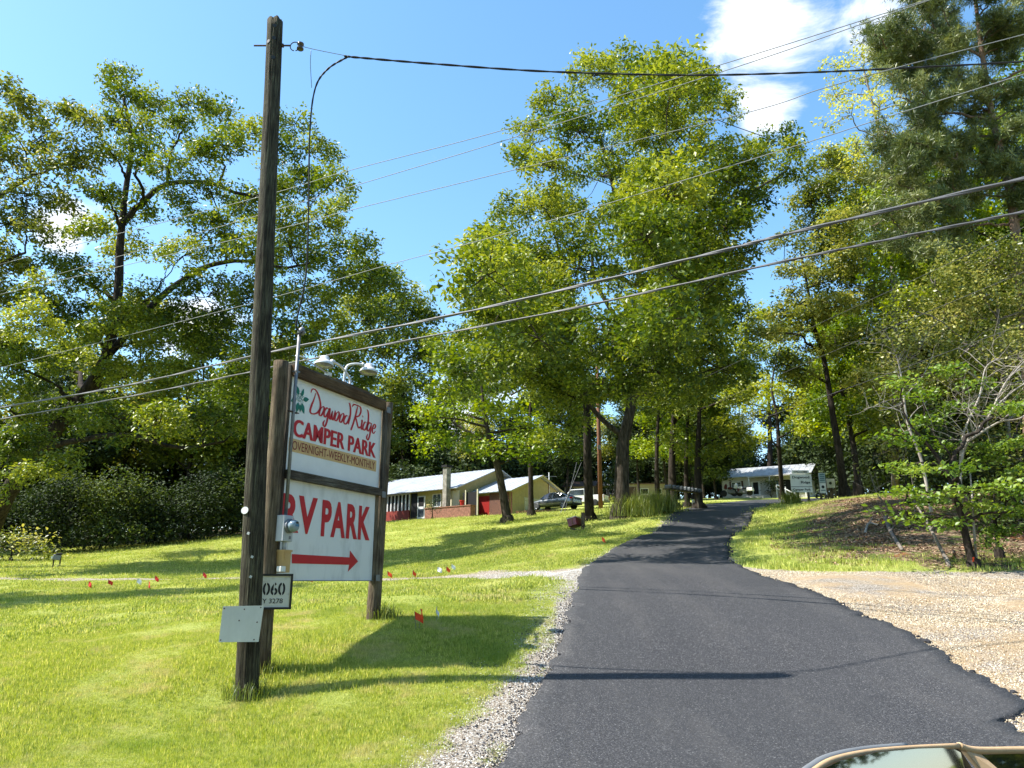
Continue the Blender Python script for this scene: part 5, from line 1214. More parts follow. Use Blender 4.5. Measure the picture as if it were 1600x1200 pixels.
MB().tube([(-.9, 0, 1.3), (.9, 0, .2)], .07, 6).build('rail', TRIMW, rl); MB().tube([(-.9, 0, .9), (.9, 0, -.2)], .06, 6).build('rail', TRIMW, rl)
for x in (-.9, 0, .9): MB().box((x, 0, .2-x*.3), (.09, .09, 1.6)).build('post', TRIMW, rl)

for (pxa, pxb, Yq, pyb, lab, wm, rm, dep, ze, zr, rot) in ((883, 928, 92, 786, 'dark cabin with brown roof behind the parked cars', BEIGE, ROOFB, 6, 2.0, 2.9, -12), (924, 968, 98, 784, 'grey roofed shed behind the rusty pole', BEIGE, ROOFG, 6, 2.1, 3.0, -14), (975, 1050, 84, 786, 'long beige trailer seen between the trunks beside the mailboxes', mat('beige_trailer', (.36, .32, .25), .6), ROOFB, 3.2, 2.1, 2.25, -8)):
    a, b = P(pxa, pyb, Yq), P(pxb, pyb, Yq); w_ = (b-a).length/math.cos(R(abs(rot)))
    hh = thing('trailer' if 'trailer' in lab else 'shed', lab, 'trailer' if 'trailer' in lab else 'shed', b, R(rot))
    gable_block(hh, -w_, 0, 0, dep, ze, zr, wm, rm, lap=False, rib='grey' in lab, ov=.3)
    window(hh, -w_*.55, 1.3, .8, .6, 0, gm=DARKI); window(hh, -w_*.25, 1.3, .5, .5, 0, gm=DARKI)
    MB().box((-w_*.8, -.03, .9), (.8, .05, 1.8)).build('door', rm, hh)

# ------------------------------------------------------------------ vehicles
SILVER = mat('silver_grey_paint', (.20, .21, .20), .22, .7, col2=(.18, .19, .18), spec=.6)
WHITEC = mat('white_car_paint', (.7, .7, .7), .25, col2=(.66, .66, .66), spec=.6)
RIM = mat('alloy_rim', (.45, .45, .46), .3, .8)
LRED = mat('red_lens', (.45, .01, .01), .2); LCLR = mat('clear_lens', (.6, .6, .6), .1)
def sedan(label, paint, base, rot):
    o = thing('parked_car', label, 'car', base, rot)
    st = [(-2.38,.70,.36,.62,.86),(-2.28,.84,.26,.66,1.02),(-1.9,.90,.22,.68,1.06),(-1.35,.915,.22,.70,1.0),(-.5,.92,.22,.70,.96),(.5,.92,.22,.70,.94),(1.05,.915,.22,.68,.92),(1.6,.90,.22,.66,.86),(2.1,.84,.24,.60,.76),(2.35,.68,.30,.54,.66)]
    vs = []; n = 10
    for x, hw, zl, zm, zt in st:
        half = [(hw*.72, zt), (hw*.93, zt-.05), (hw, zm), (hw*.985, (zm+zl)/2), (hw*.9, zl)]
        vs += [(x, y, z) for y, z in half]+[(x, -y, z) for y, z in half[::-1]]
    fs = [(i*n+k, i*n+(k+1) % n, (i+1)*n+(k+1) % n, (i+1)*n+k) for i in range(len(st)-1) for k in range(n)]+[tuple(range(n)), tuple((len(st)-1)*n+k for k in range(n))]
    body = MB().add(vs, fs).build('body', paint, o, smooth=False)
    sub = body.modifiers.new('s', 'SUBSURF'); sub.levels = sub.render_levels = 2
    # greenhouse: glass volume with painted roof and pillars
    gh = [(-1.75,.62,.60,1.02,1.05),(-1.15,.80,.58,.98,1.36),(-.45,.82,.60,.95,1.455),(.25,.82,.60,.94,1.44),(.70,.80,.60,.93,1.30),(1.22,.70,.64,.91,.93)]
    vs = []
    for x, wb, wt, zb, zt in gh: vs += [(x, wb, zb), (x, wt, zt), (x, -wt, zt), (x, -wb, zb)]
    fs = [(i*4+k, i*4+k+1, (i+1)*4+k+1, (i+1)*4+k) for i in range(len(gh)-1) for k in range(3)]+[(0, 1, 2, 3), tuple(20+k for k in range(4))]
    MB().add(vs, fs).build('window_glass', GLASSD, o)
    rv = []
    for x, wb, wt, zb, zt in gh[1:5]: rv += [(x, wt+.012, zt-.03), (x, wt-.04, zt+.02), (x, -wt+.04, zt+.02), (x, -wt-.012, zt-.03)]
    MB().add(rv, [(i*4+k, i*4+k+1, (i+1)*4+k+1, (i+1)*4+k) for i in range(3) for k in range(3)]).build('roof_skin', paint, o)
    for sy in (1, -1):
        for a_, b_, r_ in ((0, 1, .06), (4, 5, .03)):
            A, B2 = gh[a_], gh[b_]
            MB().tube([(A[0], sy*(A[1] if a_ == 0 else A[2]+.0), A[3] if a_ == 0 else A[4]), (B2[0], sy*(B2[2] if a_ == 0 else B2[1]), B2[4] if a_ == 0 else B2[3])], r_, 6).build('pillar', paint, o)
        MB().tube([(-.25, sy*.825, .95), (-.25, sy*.61, 1.44)], .035, 6).build('pillar', paint, o)
        MB().tube([(gh[i][0], sy*(gh[i][1]+.01), gh[i][3]) for i in range(6)], .014, 5).build('chrome_strip', GALV, o)
        MB().box((.85, sy*.98, .98), (.12, .16, .11)).build('mirror', paint, o, bevel=.02)
        MB().box((.1, sy*.925, .80), (.16, .02, .03)).build('handle', GALV, o); MB().box((-.75, sy*.92, .82), (.16, .02, .03)).build('handle', GALV, o)
        MB().box((-2.2, sy*.70, .88), (.26, .30, .15)).build('tail_light', LRED, o, bevel=.02)
        MB().box((2.12, sy*.62, .66), (.28, .30, .12)).build('headlight', LCLR, o, bevel=.02)
        for x in (-1.42, 1.42):
            Mw = Matrix.Translation((x, sy*.80, .33)) @ Matrix.Rotation(R(-90*sy), 4, 'X')
            w = MB().lathe([(.20, -.1), (.31, -.1), (.335, -.06), (.335, .08), (.31, .115), (.22, .12)], 24, Mw).build('tyre', RUBBER, o, smooth=True)
            MB().lathe([(.001, .10), (.05, .125), (.07, .10), (.18, .105), (.225, .125)], 24, Mw, cap=False).build('rim', RIM, w)
            sp = MB()
            for k in range(10):
                a = k*R(36); sp.box(Mw @ Vector((.125*math.cos(a), .125*math.sin(a), .118)), (.035, .17, .02), (Mw.to_3x3() @ Matrix.Rotation(a+R(90), 3, 'Z')))
            sp.build('spoke', RIM, w)
    MB().box((-2.37, 0, .60), (.03, .52, .13)).build('number_plate', WHITEP, o); MB().box((-2.34, 0, .40), (.10, 1.4, .16)).build('bumper', RUBBER, o, bevel=.02)
    return o
cb = P(868, 796.5, 69)
sedan('silver grey sedan parked nose to the yellow garage', SILVER, cb, math.atan2(.616, -.788))
# white pickup beyond
def pickup(label, base, rot):
    o = thing('pickup_truck', label, 'pickup truck', base, rot)
    MB().prism([(-2.6,.5),(2.5,.5),(2.65,.8),(2.6,1.05),(1.35,1.15),(.75,1.75),(-.7,1.78),(-.85,1.15),(-2.6,1.15)], -.92, .92).build('body', WHITEC, o, bevel=.03)
    for s in (-1, 1): MB().prism([(-.6,1.18),(1.2,1.18),(.7,1.68),(-.6,1.70)], s*.925, s*.935).build('side_window', GLASSD, o)
    MB().box((-.79, 0, 1.45), (.03, 1.5, .45)).build('rear_window', GLASSD, o)
    MB().box((-2.61, 0, .6), (.10, 1.7, .2)).build('bumper', GALV, o)
    for s in (-1, 1):
        MB().box((-2.6, s*.82, .95), (.06, .14, .3)).build('tail_light', LRED, o)
        for x in (-1.7, 1.7):
            Mw = Matrix.Translation((x, s*.82, .38)) @ Matrix.Rotation(R(-90*s), 4, 'X'); w = MB().lathe([(.22, -.1), (.36, -.1), (.38, .0), (.36, .12), (.24, .13)], 20, Mw).build('tyre', RUBBER, o, smooth=True); MB().lathe([(.001, .10), (.24, .13)], 20, Mw, cap=False).build('rim', RIM, w)
    return o
pickup('white pickup truck behind the silver sedan, half hidden by a trunk', P(908, 794, 76), math.atan2(.616, -.788)+.25)
def motorcycle(label, base, rot, paint):
    o = thing('motorcycle', label, 'motorcycle', base, rot)
    for x, r_ in ((-.75, .31), (.8, .33)):
        M_ = Matrix.Translation((x, 0, r_)) @ Matrix.Rotation(R(90), 4, 'X'); w = MB().lathe([(r_*.7, -.06), (r_, -.05), (r_, .05), (r_*.7, .06)], 20, M_).build('tyre', RUBBER, o); MB().lathe([(.001, -.03), (r_*.7, -.03), (r_*.7, .03), (.001, .03)], 14, M_).build('rim', RIM, w)
    MB().tube([(.8, 0, .33), (.55, 0, .95), (.45, 0, 1.1)], .04, 6).build('fork', GALV, o)
    MB().prism([(-.1,.75),(.35,.72),(.42,.88),(.2,1.0),(-.05,.92)], -.16, .16).build('tank', paint, o, bevel=.03)
    MB().prism([(-.9,.72),(-.1,.70),(-.12,.82),(-.5,.84),(-.85,.95)], -.17, .17).build('seat', RUBBER, o, bevel=.03)
    MB().prism([(-.35,.3),(.4,.3),(.45,.68),(-.3,.66)], -.18, .18).build('engine', GALV, o, bevel=.03)
    MB().prism([(.45,.75),(.75,.8),(.72,1.1),(.5,1.35),(.42,1.1)], -.28, .28).build('fairing', paint, o, bevel=.04)
    MB().prism([(-1.15,.45),(-.55,.45),(-.55,.78),(-1.1,.80)], -.36, .36).build('saddlebag', paint, o, bevel=.03)
    MB().tube([(.35, -.38, 1.12), (.45, 0, 1.1), (.35, .38, 1.12)], .02, 6).build('handlebar', GALV, o)
    MB().tube([(-.95, -.2, .28), (.2, -.2, .3)], .05, 8).build('exhaust', GALV, o)
    return o
motorcycle('white and black motorcycle parked before the white house window', P(1160, 775, 78), R(150), WHITEC)
motorcycle('dark motorcycle parked at the far left of the white house', P(1144, 776, 78.5), R(165), mat('dark_red_paint', (.10, .02, .015), .3))

# the photographer's own car: only its open door reaches into the picture
TANT = mat('tan_trim', (.50, .34, .19), .6, col2=(.42, .28, .15), scale=60, spec=.3)
CARD = mat('dark_car_paint', (.03, .032, .035), .25, .3, spec=.6)
def door_pt(px, py, Y=1.25): return P(px, py, Y)
dc = thing('open_car', 'car beside the camera, its opened door showing a tan window frame and dark glass', 'car', (1.0, 1.2, 0), 0)
def dl(p): return Vector(p)-dc.location
top = [(1262,1212,1.0),(1272,1204,1.02),(1300,1188,1.06),(1352,1176,1.12),(1420,1169.5,1.19),(1498,1165.5,1.26)]
rest = [(1498,1165.5,1.26),(1525,1172.5,1.28),(1600,1172,1.33),(1720,1172,1.38)]
tp2 = [P(*q) for q in top]; rs2 = [P(*q) for q in rest]
MB().tube([dl(p) for p in catmull(tp2, 5)], .0042, 8).build('window_frame', TANT, dc, smooth=True)
MB().tube([dl(p)+Vector((-.001, .008, .0005)) for p in catmull(tp2[:5], 5)], .006, 8).build('weather_seal', mat('grey_seal', (.16, .17, .18), .6), dc, smooth=True)
MB().tube([dl(p) for p in catmull(rs2, 5)], .0055, 8).build('window_frame', TANT, dc, smooth=True)
pl1 = [P(1503,1167,1.265), P(1528,1174,1.283), P(1590,1228,1.262), P(1556,1228,1.255)]
MB().add([dl(p) for p in pl1]+[dl(p)+Vector((0, .02, 0)) for p in pl1], [(0,1,2,3),(7,6,5,4),(0,4,5,1),(1,5,6,2),(2,6,7,3),(3,7,4,0)]).build('door_pillar', TANT, dc)
gl = [P(1262,1213,1.0), P(1300,1190,1.062), P(1352,1178,1.122), P(1420,1171.5,1.192), P(1498,1168,1.262), P(1560,1228,1.258)]
low = [Vector((p.x*1.0+.02, p.y-.13, p.z-.42)) for p in gl]
k_ = len(gl)
GL2 = mat('car_window_glass', (.012, .016, .014), .03, spec=1.0)
GL2.node_tree.nodes['Principled BSDF'].inputs['IOR'].default_value = 2.2
# one flat pane: fit a plane through the frame line that leans back towards the camera
pa_, pb_ = gl[0], gl[4]; dn = (pb_-pa_).normalized(); dw = Vector((.02, -.13, -.42)); nn = dn.cross(dw).normalized()
gp = [p-nn*((p-pa_).dot(nn)) for p in gl]; gq = [p+dw for p in gp]
MB().add([dl(p) for p in gp]+[dl(p) for p in gq], [(i_, i_+1, k_+i_+1, k_+i_) for i_ in range(k_-1)]).build('door_glass', GL2, dc)
g2 = [P(1530,1176,1.285), P(1600,1174,1.333), P(1720,1174,1.383)]; lo2 = [Vector((p.x, p.y-.13, p.z-.42)) for p in g2]
MB().add([dl(p) for p in g2]+[dl(p) for p in lo2], [(0, 1, 4, 3), (1, 2, 5, 4)]).build('quarter_glass', GL2, dc)
MB().add([dl(p) for p in low]+[dl(Vector((p.x, p.y, .35))) for p in low]+[dl(p+Vector((0, .07, 0))) for p in low]+[dl(Vector((p.x, p.y+.07, .35))) for p in low],
         [(i_, i_+1, 6+i_+1, 6+i_) for i_ in range(5)]+[(12+i_, 18+i_, 18+i_+1, 12+i_+1) for i_ in range(5)]+[(i_, 12+i_, 12+i_+1, i_+1) for i_ in range(5)]).build('door_panel', TANT, dc)
MB().prism([(-4.2,.35),(.55,.30),(1.2,.45),(1.15,.62),(.35,.80),(-.2,.88),(-1.0,1.38),(-2.4,1.40),(-3.3,.98),(-4.2,.92)], .28, 1.95, Matrix(((0,1,0,0),(1,0,0,0),(0,0,1,0),(0,0,0,1)))).build('car_body', CARD, dc, bevel=.04)

# ------------------------------------------------------------------ roadside things
def boxmail(): pass
g = G(902, 826) if False else on(903, 37); g = P(903, 826, 37); g.z = H(g.x, g.y)
rm_ = thing('red_mailbox', 'maroon mailbox tilted forward on a grey post in the grass by the road', 'mailbox', g, R(-30))
MB().box((.22, .1, .38), (.11, .13, .95)).build('post', GREYB, rm_)
MB().box((.30, .05, .50), (.05, .10, .62)).build('post_board', GREYB, rm_)
MAR = mat('maroon_enamel', (.17, .015, .02), .35, spec=.5); PNK = mat('pale_lid', (.62, .50, .52), .4)  # lid is paler than the maroon box
MX = Euler((R(-5), R(-14), 0)).to_matrix(); bc = Vector((-.14, -.05, .38))
bxm = MB().box(bc, (.46, .60, .36), MX).build('box', MAR, rm_, bevel=.01)
MB().box(bc+MX @ Vector((0, 0, .20)), (.50, .64, .04), MX).build('lid', PNK, bxm, bevel=.01)
MB().box(bc+MX @ Vector((.02, -.31, 0)), (.03, .02, .34), MX).build('door_edge', RAILT, bxm)
MB().box((-.05, -.1, .05), (.55, .35, .06), (0, .2, .4)).build('broken_shelf', GREYB, rm_)
# row of mailboxes on a timber rack
a, b = P(1042, 786, 47), P(1094, 783, 49.5)
mr = thing('mailbox_rack', 'row of grey mailboxes on a dark timber rack beside the road', 'mailboxes', (a+b)/2, math.atan2(b.y-a.y, b.x-a.x)); mr.location.z = H(mr.location.x, mr.location.y)
Lr = (b-a).length
for t in (-.44, .44): MB().box((t*Lr, 0, .5), (.14, .14, 1.7)).build('post', FENCEW, mr)
MB().box((0, 0, 1.20), (Lr, .45, .08)).build('shelf', FENCEW, mr)
MBX = mat('mailbox_grey', (.13, .14, .15), .45, .3, col2=(.09, .10, .10), scale=6)
for k_ in range(9):
    x = (-.44+.11*k_)*Lr
    prof = [(x-.085, .0), (x+.085, .0)]+[(x+.085*math.cos(t), .13+.085*math.sin(t)) for t in np.linspace(0, math.pi, 7)]
    m_ = MB().prism([(p, q+1.245) for p, q in prof], -.26, .22).build('mailbox', MBX, mr); 
    MB().box((x, -.27, 1.33), (.13, .012, .13)).build('door', GALV if k_ % 3 else MBX, m_)
for (px, Yq, h_, lab, w_, m_, lean) in ((1091, 55, .95, 'short pale post beyond the mailbox rack', .22, GREYB, 0), (1083, 52, .5, 'small white marker post under the end of the mailbox rack', .16, TRIMW, .05), (1098, 58, .8, 'second grey post right of the short pale post', .10, FENCEW, -.03)):
    q = on(px, Yq); o = thing('wooden_post' if 'white' not in lab else 'marker_post', lab, 'post', q, .2); o.rotation_euler = (0, lean, .2)
    MB().box((0, 0, h_/2-.1), (w_, w_*.7, h_+.2)).build('shaft', m_, o, bevel=.01); MB().prism([(-w_/2, h_), (w_/2, h_), (0, h_+w_*.4)], -w_*.34, w_*.34).build('cap', m_, o)
# rusty pole and guy wires
q = on(938.5, 62); up = thing('utility_pole', 'thin rust-brown utility pole among the trees behind the red mailbox', 'utility pole', q)
MB().tube([(0, 0, -.3), (.02, 0, 6), (.05, 0, 12)], [.19, .16, .13], 12).build('shaft', mat('rust_pole', (.22, .09, .05), .85, col2=(.10, .05, .03), scale=6, stretch=(1, 1, .2)), up, smooth=True)
MB().box((.0, -.18, 5.0), (.25, .12, .35)).build('meter_box', GALV, up)
gw = thing('guy_wire', 'pair of slanting guy wires with white guards in front of the silver car', 'guy wire', P(876, 801, 60))
for dx in (0, .25): MB().tube([(dx*1.2, 0, 0), (1.75-dx*1.5, .6, 4.0)], .016, 6).build('wire', GALV, gw)
MB().tube([(0, 0, 0), (.92, .3, 2.1)], .03, 8).build('guard', GALV, gw)
# park signs on the right
def board(label, pxa, pxb, pyt, pyb, Yq, posts, pbot, rot=0, m=WHITEST, frame=False):
    c = P((pxa+pxb)/2, (pyt+pyb)/2, Yq); w_ = (pxb-pxa)/1200*Yq*1.03; h_ = (P(pxa, pyt, Yq)-P(pxa, pyb, Yq)).length
    gz_ = H(c.x, c.y); o = thing('welcome_sign' if 'Dogwood' in label or 'lettered' in label else 'notice_sign', label, 'sign', (c.x, c.y, gz_), rot)
    zc = c.z-gz_; MB().box((0, 0, zc), (w_, .04, h_)).build('board', m, o)
    for px in posts:
        x = (px-(pxa+pxb)/2)/1200*Yq*1.03; MB().box((x, .07, (zc+h_*.4)/2-.1), (.11, .09, zc+h_*.4+.2)).build('post', GREYB, o)
    return o, w_, h_, zc
o, w_, h_, zc = board('white welcome sign lettered for the park on two grey posts at the bend', 1236, 1268, 741, 769, 44, (1246, 1262), 795)
DK = mat('dark_letters', (.015, .02, .018), .5)
flat_text('lettering', 'Dogwood', o, -w_*.42, w_*.40, zc+h_*.22, zc+h_*.40, -.026, DK, bold=.03)
flat_text('lettering', 'Ridge', o, -w_*.02, w_*.42, zc-h_*.06, zc+h_*.12, -.026, DK, bold=.03)
flat_text('lettering', 'Camper Park', o, -w_*.42, w_*.42, zc-h_*.45, zc-h_*.29, -.026, DK, bold=.03)
MB().box((0, -.022, zc-h_*.2), (w_, .004, .03)).build('rule', DK, o)
t_ = MB().box((0, .0, zc+h_*.5+.13), (w_*.80, .04, .20)).build('top_strip', WHITEP, o)
flat_text('lettering', 'WELCOME', o, -w_*.34, w_*.34, zc+h_*.5+.075, zc+h_*.5+.185, -.026, DK, bold=.02)
BLW = mat('bluish_white_board', (.38, .47, .49), .5)
o, w_, h_, zc = board('narrow bluish notice sign with a badge, right of the welcome sign', 1279.5, 1289, 739, 754, 46, (1281, 1288), 775, m=BLW)
for k_ in range(4): MB().box((0, -.023, zc+h_*(.34-.2*k_)), (w_*.75, .004, .05)).build('print_line', mat('blue_print', (.03, .10, .14), .5), o)
MB().box((0, .0, zc-h_*.5-.33), (w_*.95, .04, .60)).build('lower_board', WHITEP, o)
MB().lathe([(.001, 0), (.10, 0), (.10, .006), (.001, .006)], 6, Matrix.Translation((0, -.022, zc-h_*.5-.26)) @ Matrix.Rotation(R(90), 4, 'X')).build('badge', DK, o)
MB().box((0, -.022, zc-h_*.5-.46), (w_*.7, .004, .05)).build('print_line', MATS['blue_print'], o)
o, w_, h_, zc = board('square grey notice box on thin posts, farthest right of the park signs', 1292, 1304, 748, 762, 50, (1293, 1297, 1300, 1304), 775, m=mat('grey_white_board', (.45, .47, .45), .6))
MB().lathe([(.001, 0), (.10, 0), (.10, .006), (.001, .006)], 12, Matrix.Translation((-.03, -.022, zc)) @ Matrix.Rotation(R(90), 4, 'X')).build('badge', DK, o)
# pedestal on the far left lawn
q = on(87, 40); q = P(87, 885, 38.5); q.z = H(q.x, q.y)
pd = thing('utility_pedestal', 'small grey utility pedestal on two legs on the far left lawn', 'utility box', q, R(25))
for x in (-.12, .16): MB().box((x, 0, .2), (.06, .06, .7)).build('leg', FENCEW, pd)
MB().box((.0, 0, .52), (.34, .2, .26), (0, .15, 0)).build('box', GALV, pd, bevel=.02); MB().box((.08, 0, .68), (.26, .24, .10), (0, -.1, 0)).build('lid', BLACKP, pd, bevel=.02); MB().box((-.20, -.02, .52), (.10, .12, .12)).build('outlet', TRIMW, pd)

# ------------------------------------------------------------------ logs and saplings on the bank
def log(name, label, cat, pts, r0, r1, m):
    c = catmull([Vector(p) for p in pts], 6); o = thing(name, label, cat, c[0])
    MB().tube([p-c[0] for p in c], [r0+(r1-r0)*i_/(len(c)-1) for i_ in range(len(c))], 8, jit=.15).build('stem', m, o, smooth=True)
    k = c[len(c)//2]-c[0]; MB().tube([k, k+Vector((.12, -.03, .18))], [r1*.8, r1*.3], 6).build('stub', m, o); return o
log('fallen_log', 'pale dead log lying down the face of the bank', 'log', [G(1383, 808), G(1392, 835)+Vector((0, 0, .08)), G(1410, 862)+Vector((0, 0, .05))], .07, .04, BK_GREY)
log('leaning_sapling', 'bare leaning sapling growing from the bank left of the dogwood', 'tree', [G(1485, 886), G(1485, 886).lerp(P(1462, 842, 18.3), 1), P(1448, 815, 18.8), P(1432, 790, 19.4)], .05, .02, BK_GREY)
log('leaning_sapling', 'thin bare stem standing against the dogwood trunk', 'tree', [G(1527, 886)+Vector((.05, .1, 0)), P(1522, 830, 17.6), P(1520, 790, 17.8), P(1516, 740, 18.0)], .035, .015, BK_DEAD)
log('fallen_branch', 'short bleached branch half way up the bank', 'branch', [G(1352, 832), G(1358, 824)+Vector((0, 0, .12)), G(1372, 823)+Vector((0, 0, .06))], .04, .02, BK_DEAD)
of = thing('marker_ribbon', 'scrap of orange marking tape at the foot of the dogwood trunk', 'tape', P(1521, 874, Yd-.16), 0)
MB().box((0, 0, 0), (.03, .01, .10), (0, .3, 0)).build('tape', FL['orange'], of)

# tall ornamental grass clumps
def grass_clump(label, base, n, hgt, spread, seed, m=LF_GRASS, w=.016):
    g_ = np.random.default_rng(seed); o = thing('grass_clump', label, 'tall grass', base)
    V_, F_, T_ = [], [], []
    az = g_.uniform(0, 6.283, n); ln = hgt*g_.uniform(.7, 1.25, n); ox = g_.normal(0, spread*.35, n); oy = g_.normal(0, spread*.35, n); out = g_.uniform(.25, 1.0, n)
    seg = 4; ts = np.linspace(0, 1, seg+1)
    for t in ts:
        h_ = ln*(t*1.25-.62*out*t*t*t*1.0); rr_ = ln*out*t**1.6*.75
        cx, cy = ox+np.cos(az)*rr_, oy+np.sin(az)*rr_; ww = w*(1-t*.85)
        V_.append(np.stack([cx-np.sin(az)*ww, cy+np.cos(az)*ww, h_], -1)); V_.append(np.stack([cx+np.sin(az)*ww, cy-np.cos(az)*ww, h_], -1))
    V_ = np.stack(V_, 1).reshape(-1, 3); b_ = np.arange(n)[:, None]*(2*(seg+1))
    F_ = np.concatenate([b_+np.array([[2*s, 2*s+1, 2*s+3, 2*s+2]]) for s in range(seg)], 1).reshape(-1, 4)
    np_mesh('blades', V_, F_, m, o, {'tint': ('FACE', np.repeat(np.clip(g_.normal(.5, .25, n), 0, 1), seg))}); return o
grass_clump('big clump of tall arching grass left of the road below the big oak', on(990, 41), 1500, 1.05, 1.6, 1, w=.012)
grass_clump('second big clump of arching grass touching the road edge', on(1024, 42.5), 1500, 1.1, 1.7, 2, w=.012)
grass_clump('small clump of tall grass at the foot of the welcome sign', on(1237, 43.5), 500, .75, .7, 3)
grass_clump('weedy tuft at the foot of the right post of the big sign', G(600, 968), 260, .22, .32, 4, w=.006)
grass_clump('weedy tuft around the base of the utility pole', pb+Vector((.02, -.05, 0)), 260, .20, .36, 5, w=.005)
grass_clump('weedy tuft at the foot of the left post of the big sign', Vector((sb.x+.05, sb.y-.05, H(sb.x, sb.y))), 160, .15, .3, 6, w=.005)

# ------------------------------------------------------------------ scattered ground cover
ng = bpy.data.node_groups.new('scatter_on_points', 'GeometryNodeTree')
ng.interface.new_socket('Geometry', in_out='INPUT', socket_type='NodeSocketGeometry'); ng.interface.new_socket('Geometry', in_out='OUTPUT', socket_type='NodeSocketGeometry')
gi = ng.nodes.new('NodeGroupInput'); go = ng.nodes.new('NodeGroupOutput'); sg = ng.nodes.new('GeometryNodeSeparateGeometry'); sg.domain = 'POINT'
def named(n, t):
    a = ng.nodes.new('GeometryNodeInputNamedAttribute'); a.data_type = t; a.inputs['Name'].default_value = n; return a.outputs['Attribute']
ip = ng.nodes.new('GeometryNodeInstanceOnPoints'); er = ng.nodes.new('FunctionNodeEulerToRotation')
ng.links.new(gi.outputs[0], sg.inputs['Geometry']); ng.links.new(named('is_tmpl', 'BOOLEAN'), sg.inputs['Selection'])
ng.links.new(sg.outputs['Inverted'], ip.inputs['Points']); ng.links.new(sg.outputs['Selection'], ip.inputs['Instance'])
ng.links.new(named('rot', 'FLOAT_VECTOR'), er.inputs[0]); ng.links.new(er.outputs[0], ip.inputs['Rotation']); ng.links.new(named('scl', 'FLOAT'), ip.inputs['Scale'])
ng.links.new(ip.outputs[0], go.inputs[0])
def scatter(name, label, TV, TF, pts, rot, scl, m, tint=None, cat=None):
    me = bpy.data.meshes.new(name); nT = len(TV); n = nT+len(pts)
    me.from_pydata([tuple(map(float, v)) for v in TV], [], [tuple(map(int, f)) for f in TF])
    me.vertices.add(len(pts)); co = np.concatenate([np.array(TV, float), pts]).astype(np.float32); me.vertices.foreach_set('co', co.ravel())
    a = me.attributes.new('is_tmpl', 'BOOLEAN', 'POINT'); a.data.foreach_set('value', np.arange(n) < nT)
    a = me.attributes.new('rot', 'FLOAT_VECTOR', 'POINT'); a.data.foreach_set('vector', np.concatenate([np.zeros((nT, 3)), rot]).astype(np.float32).ravel())
    a = me.attributes.new('scl', 'FLOAT', 'POINT'); a.data.foreach_set('value', np.concatenate([np.ones(nT), scl]).astype(np.float32))
    if tint is not None:
        a = me.attributes.new('tint', 'FLOAT', 'FACE'); a.data.foreach_set('value', np.asarray(tint, np.float32))
    me.materials.append(m); me.update()
    ob = bpy.data.objects.new(name, me); COL.objects.link(ob)
    md = ob.modifiers.new('scatter', 'NODES'); md.node_group = ng
    return tag(ob, label, cat, None, 'stuff')
def polar_pts(n, r0, r1, a0, a1, g_):
    r = np.sqrt(g_.uniform(r0*r0, r1*r1, n)); a = g_.uniform(a0, a1, n); return r*np.sin(a), r*np.cos(a)
def fbm(x, y, s, seed=0):
    return np.array([mnoise.fractal(Vector((a*s, b*s, seed)), 1.0, 2.0, 3) for a, b in zip(x, y)])
def turf(n, rad, h, w, seed):
    g_ = np.random.default_rng(seed); az = g_.uniform(0, 6.283, n); l = h*g_.uniform(.5, 1.2, n); bx, by = g_.normal(0, rad, n), g_.normal(0, rad, n); le = g_.normal(0, .45, n)
    dx, dy = np.cos(az), np.sin(az); ln2 = g_.uniform(0, 6.283, n)
    v = np.stack([np.stack([bx-dx*w, by-dy*w, np.full(n, -.01)], -1), np.stack([bx+dx*w, by+dy*w, np.full(n, -.01)], -1), np.stack([bx+np.cos(ln2)*l*abs(le), by+np.sin(ln2)*l*abs(le), l], -1)], 1).reshape(-1, 3)
    return v, np.arange(n*3).reshape(-1, 3), np.clip(g_.normal(.5, .28, n), 0, 1)
LF_TURF = leaf_mat('turf_blades', (.11,.17,.02), (.38,.45,.07), (.74,.70,.22), .38, .6)
_m = LF_TURF; _t = _m.node_tree; _L = _t.links.new
_g = _t.nodes.new('ShaderNodeNewGeometry'); _r0 = [n for n in _t.nodes if n.type == 'VALTORGB'][0]
def _nz(s_, d_=4):
    n = _t.nodes.new('ShaderNodeTexNoise'); n.inputs['Scale'].default_value = s_; n.inputs['Detail'].default_value = d_; n.inputs['Roughness'].default_value = .7; _L(_g.outputs['Position'], n.inputs[0]); return n.outputs[0]
def _mx(f, a, c, lo, hi):
    m_ = _t.nodes.new('ShaderNodeMapRange'); m_.inputs[1].default_value = lo; m_.inputs[2].default_value = hi; m_.inputs[4].default_value = .85; _L(f, m_.inputs[0])
    x_ = _t.nodes.new('ShaderNodeMix'); x_.data_type = 'RGBA'; _L(m_.outputs[0], x_.inputs[0]); _L(a, x_.inputs['A']); x_.inputs['B'].default_value = (*c, 1); return x_.outputs['Result']
_c1 = _mx(_nz(9, 3), _r0.outputs[0], (.12, .19, .03), .50, .72)
_c2 = _mx(_nz(1.3, 6), _c1, (.60, .52, .24), .53, .70)
_c3 = _mx(_nz(.45, 5), _c2, (.20, .30, .04), .54, .74)
for l_ in list(_r0.outputs[0].links):
    if l_.to_node.type not in ('MIX',): _L(_c3, l_.to_socket)
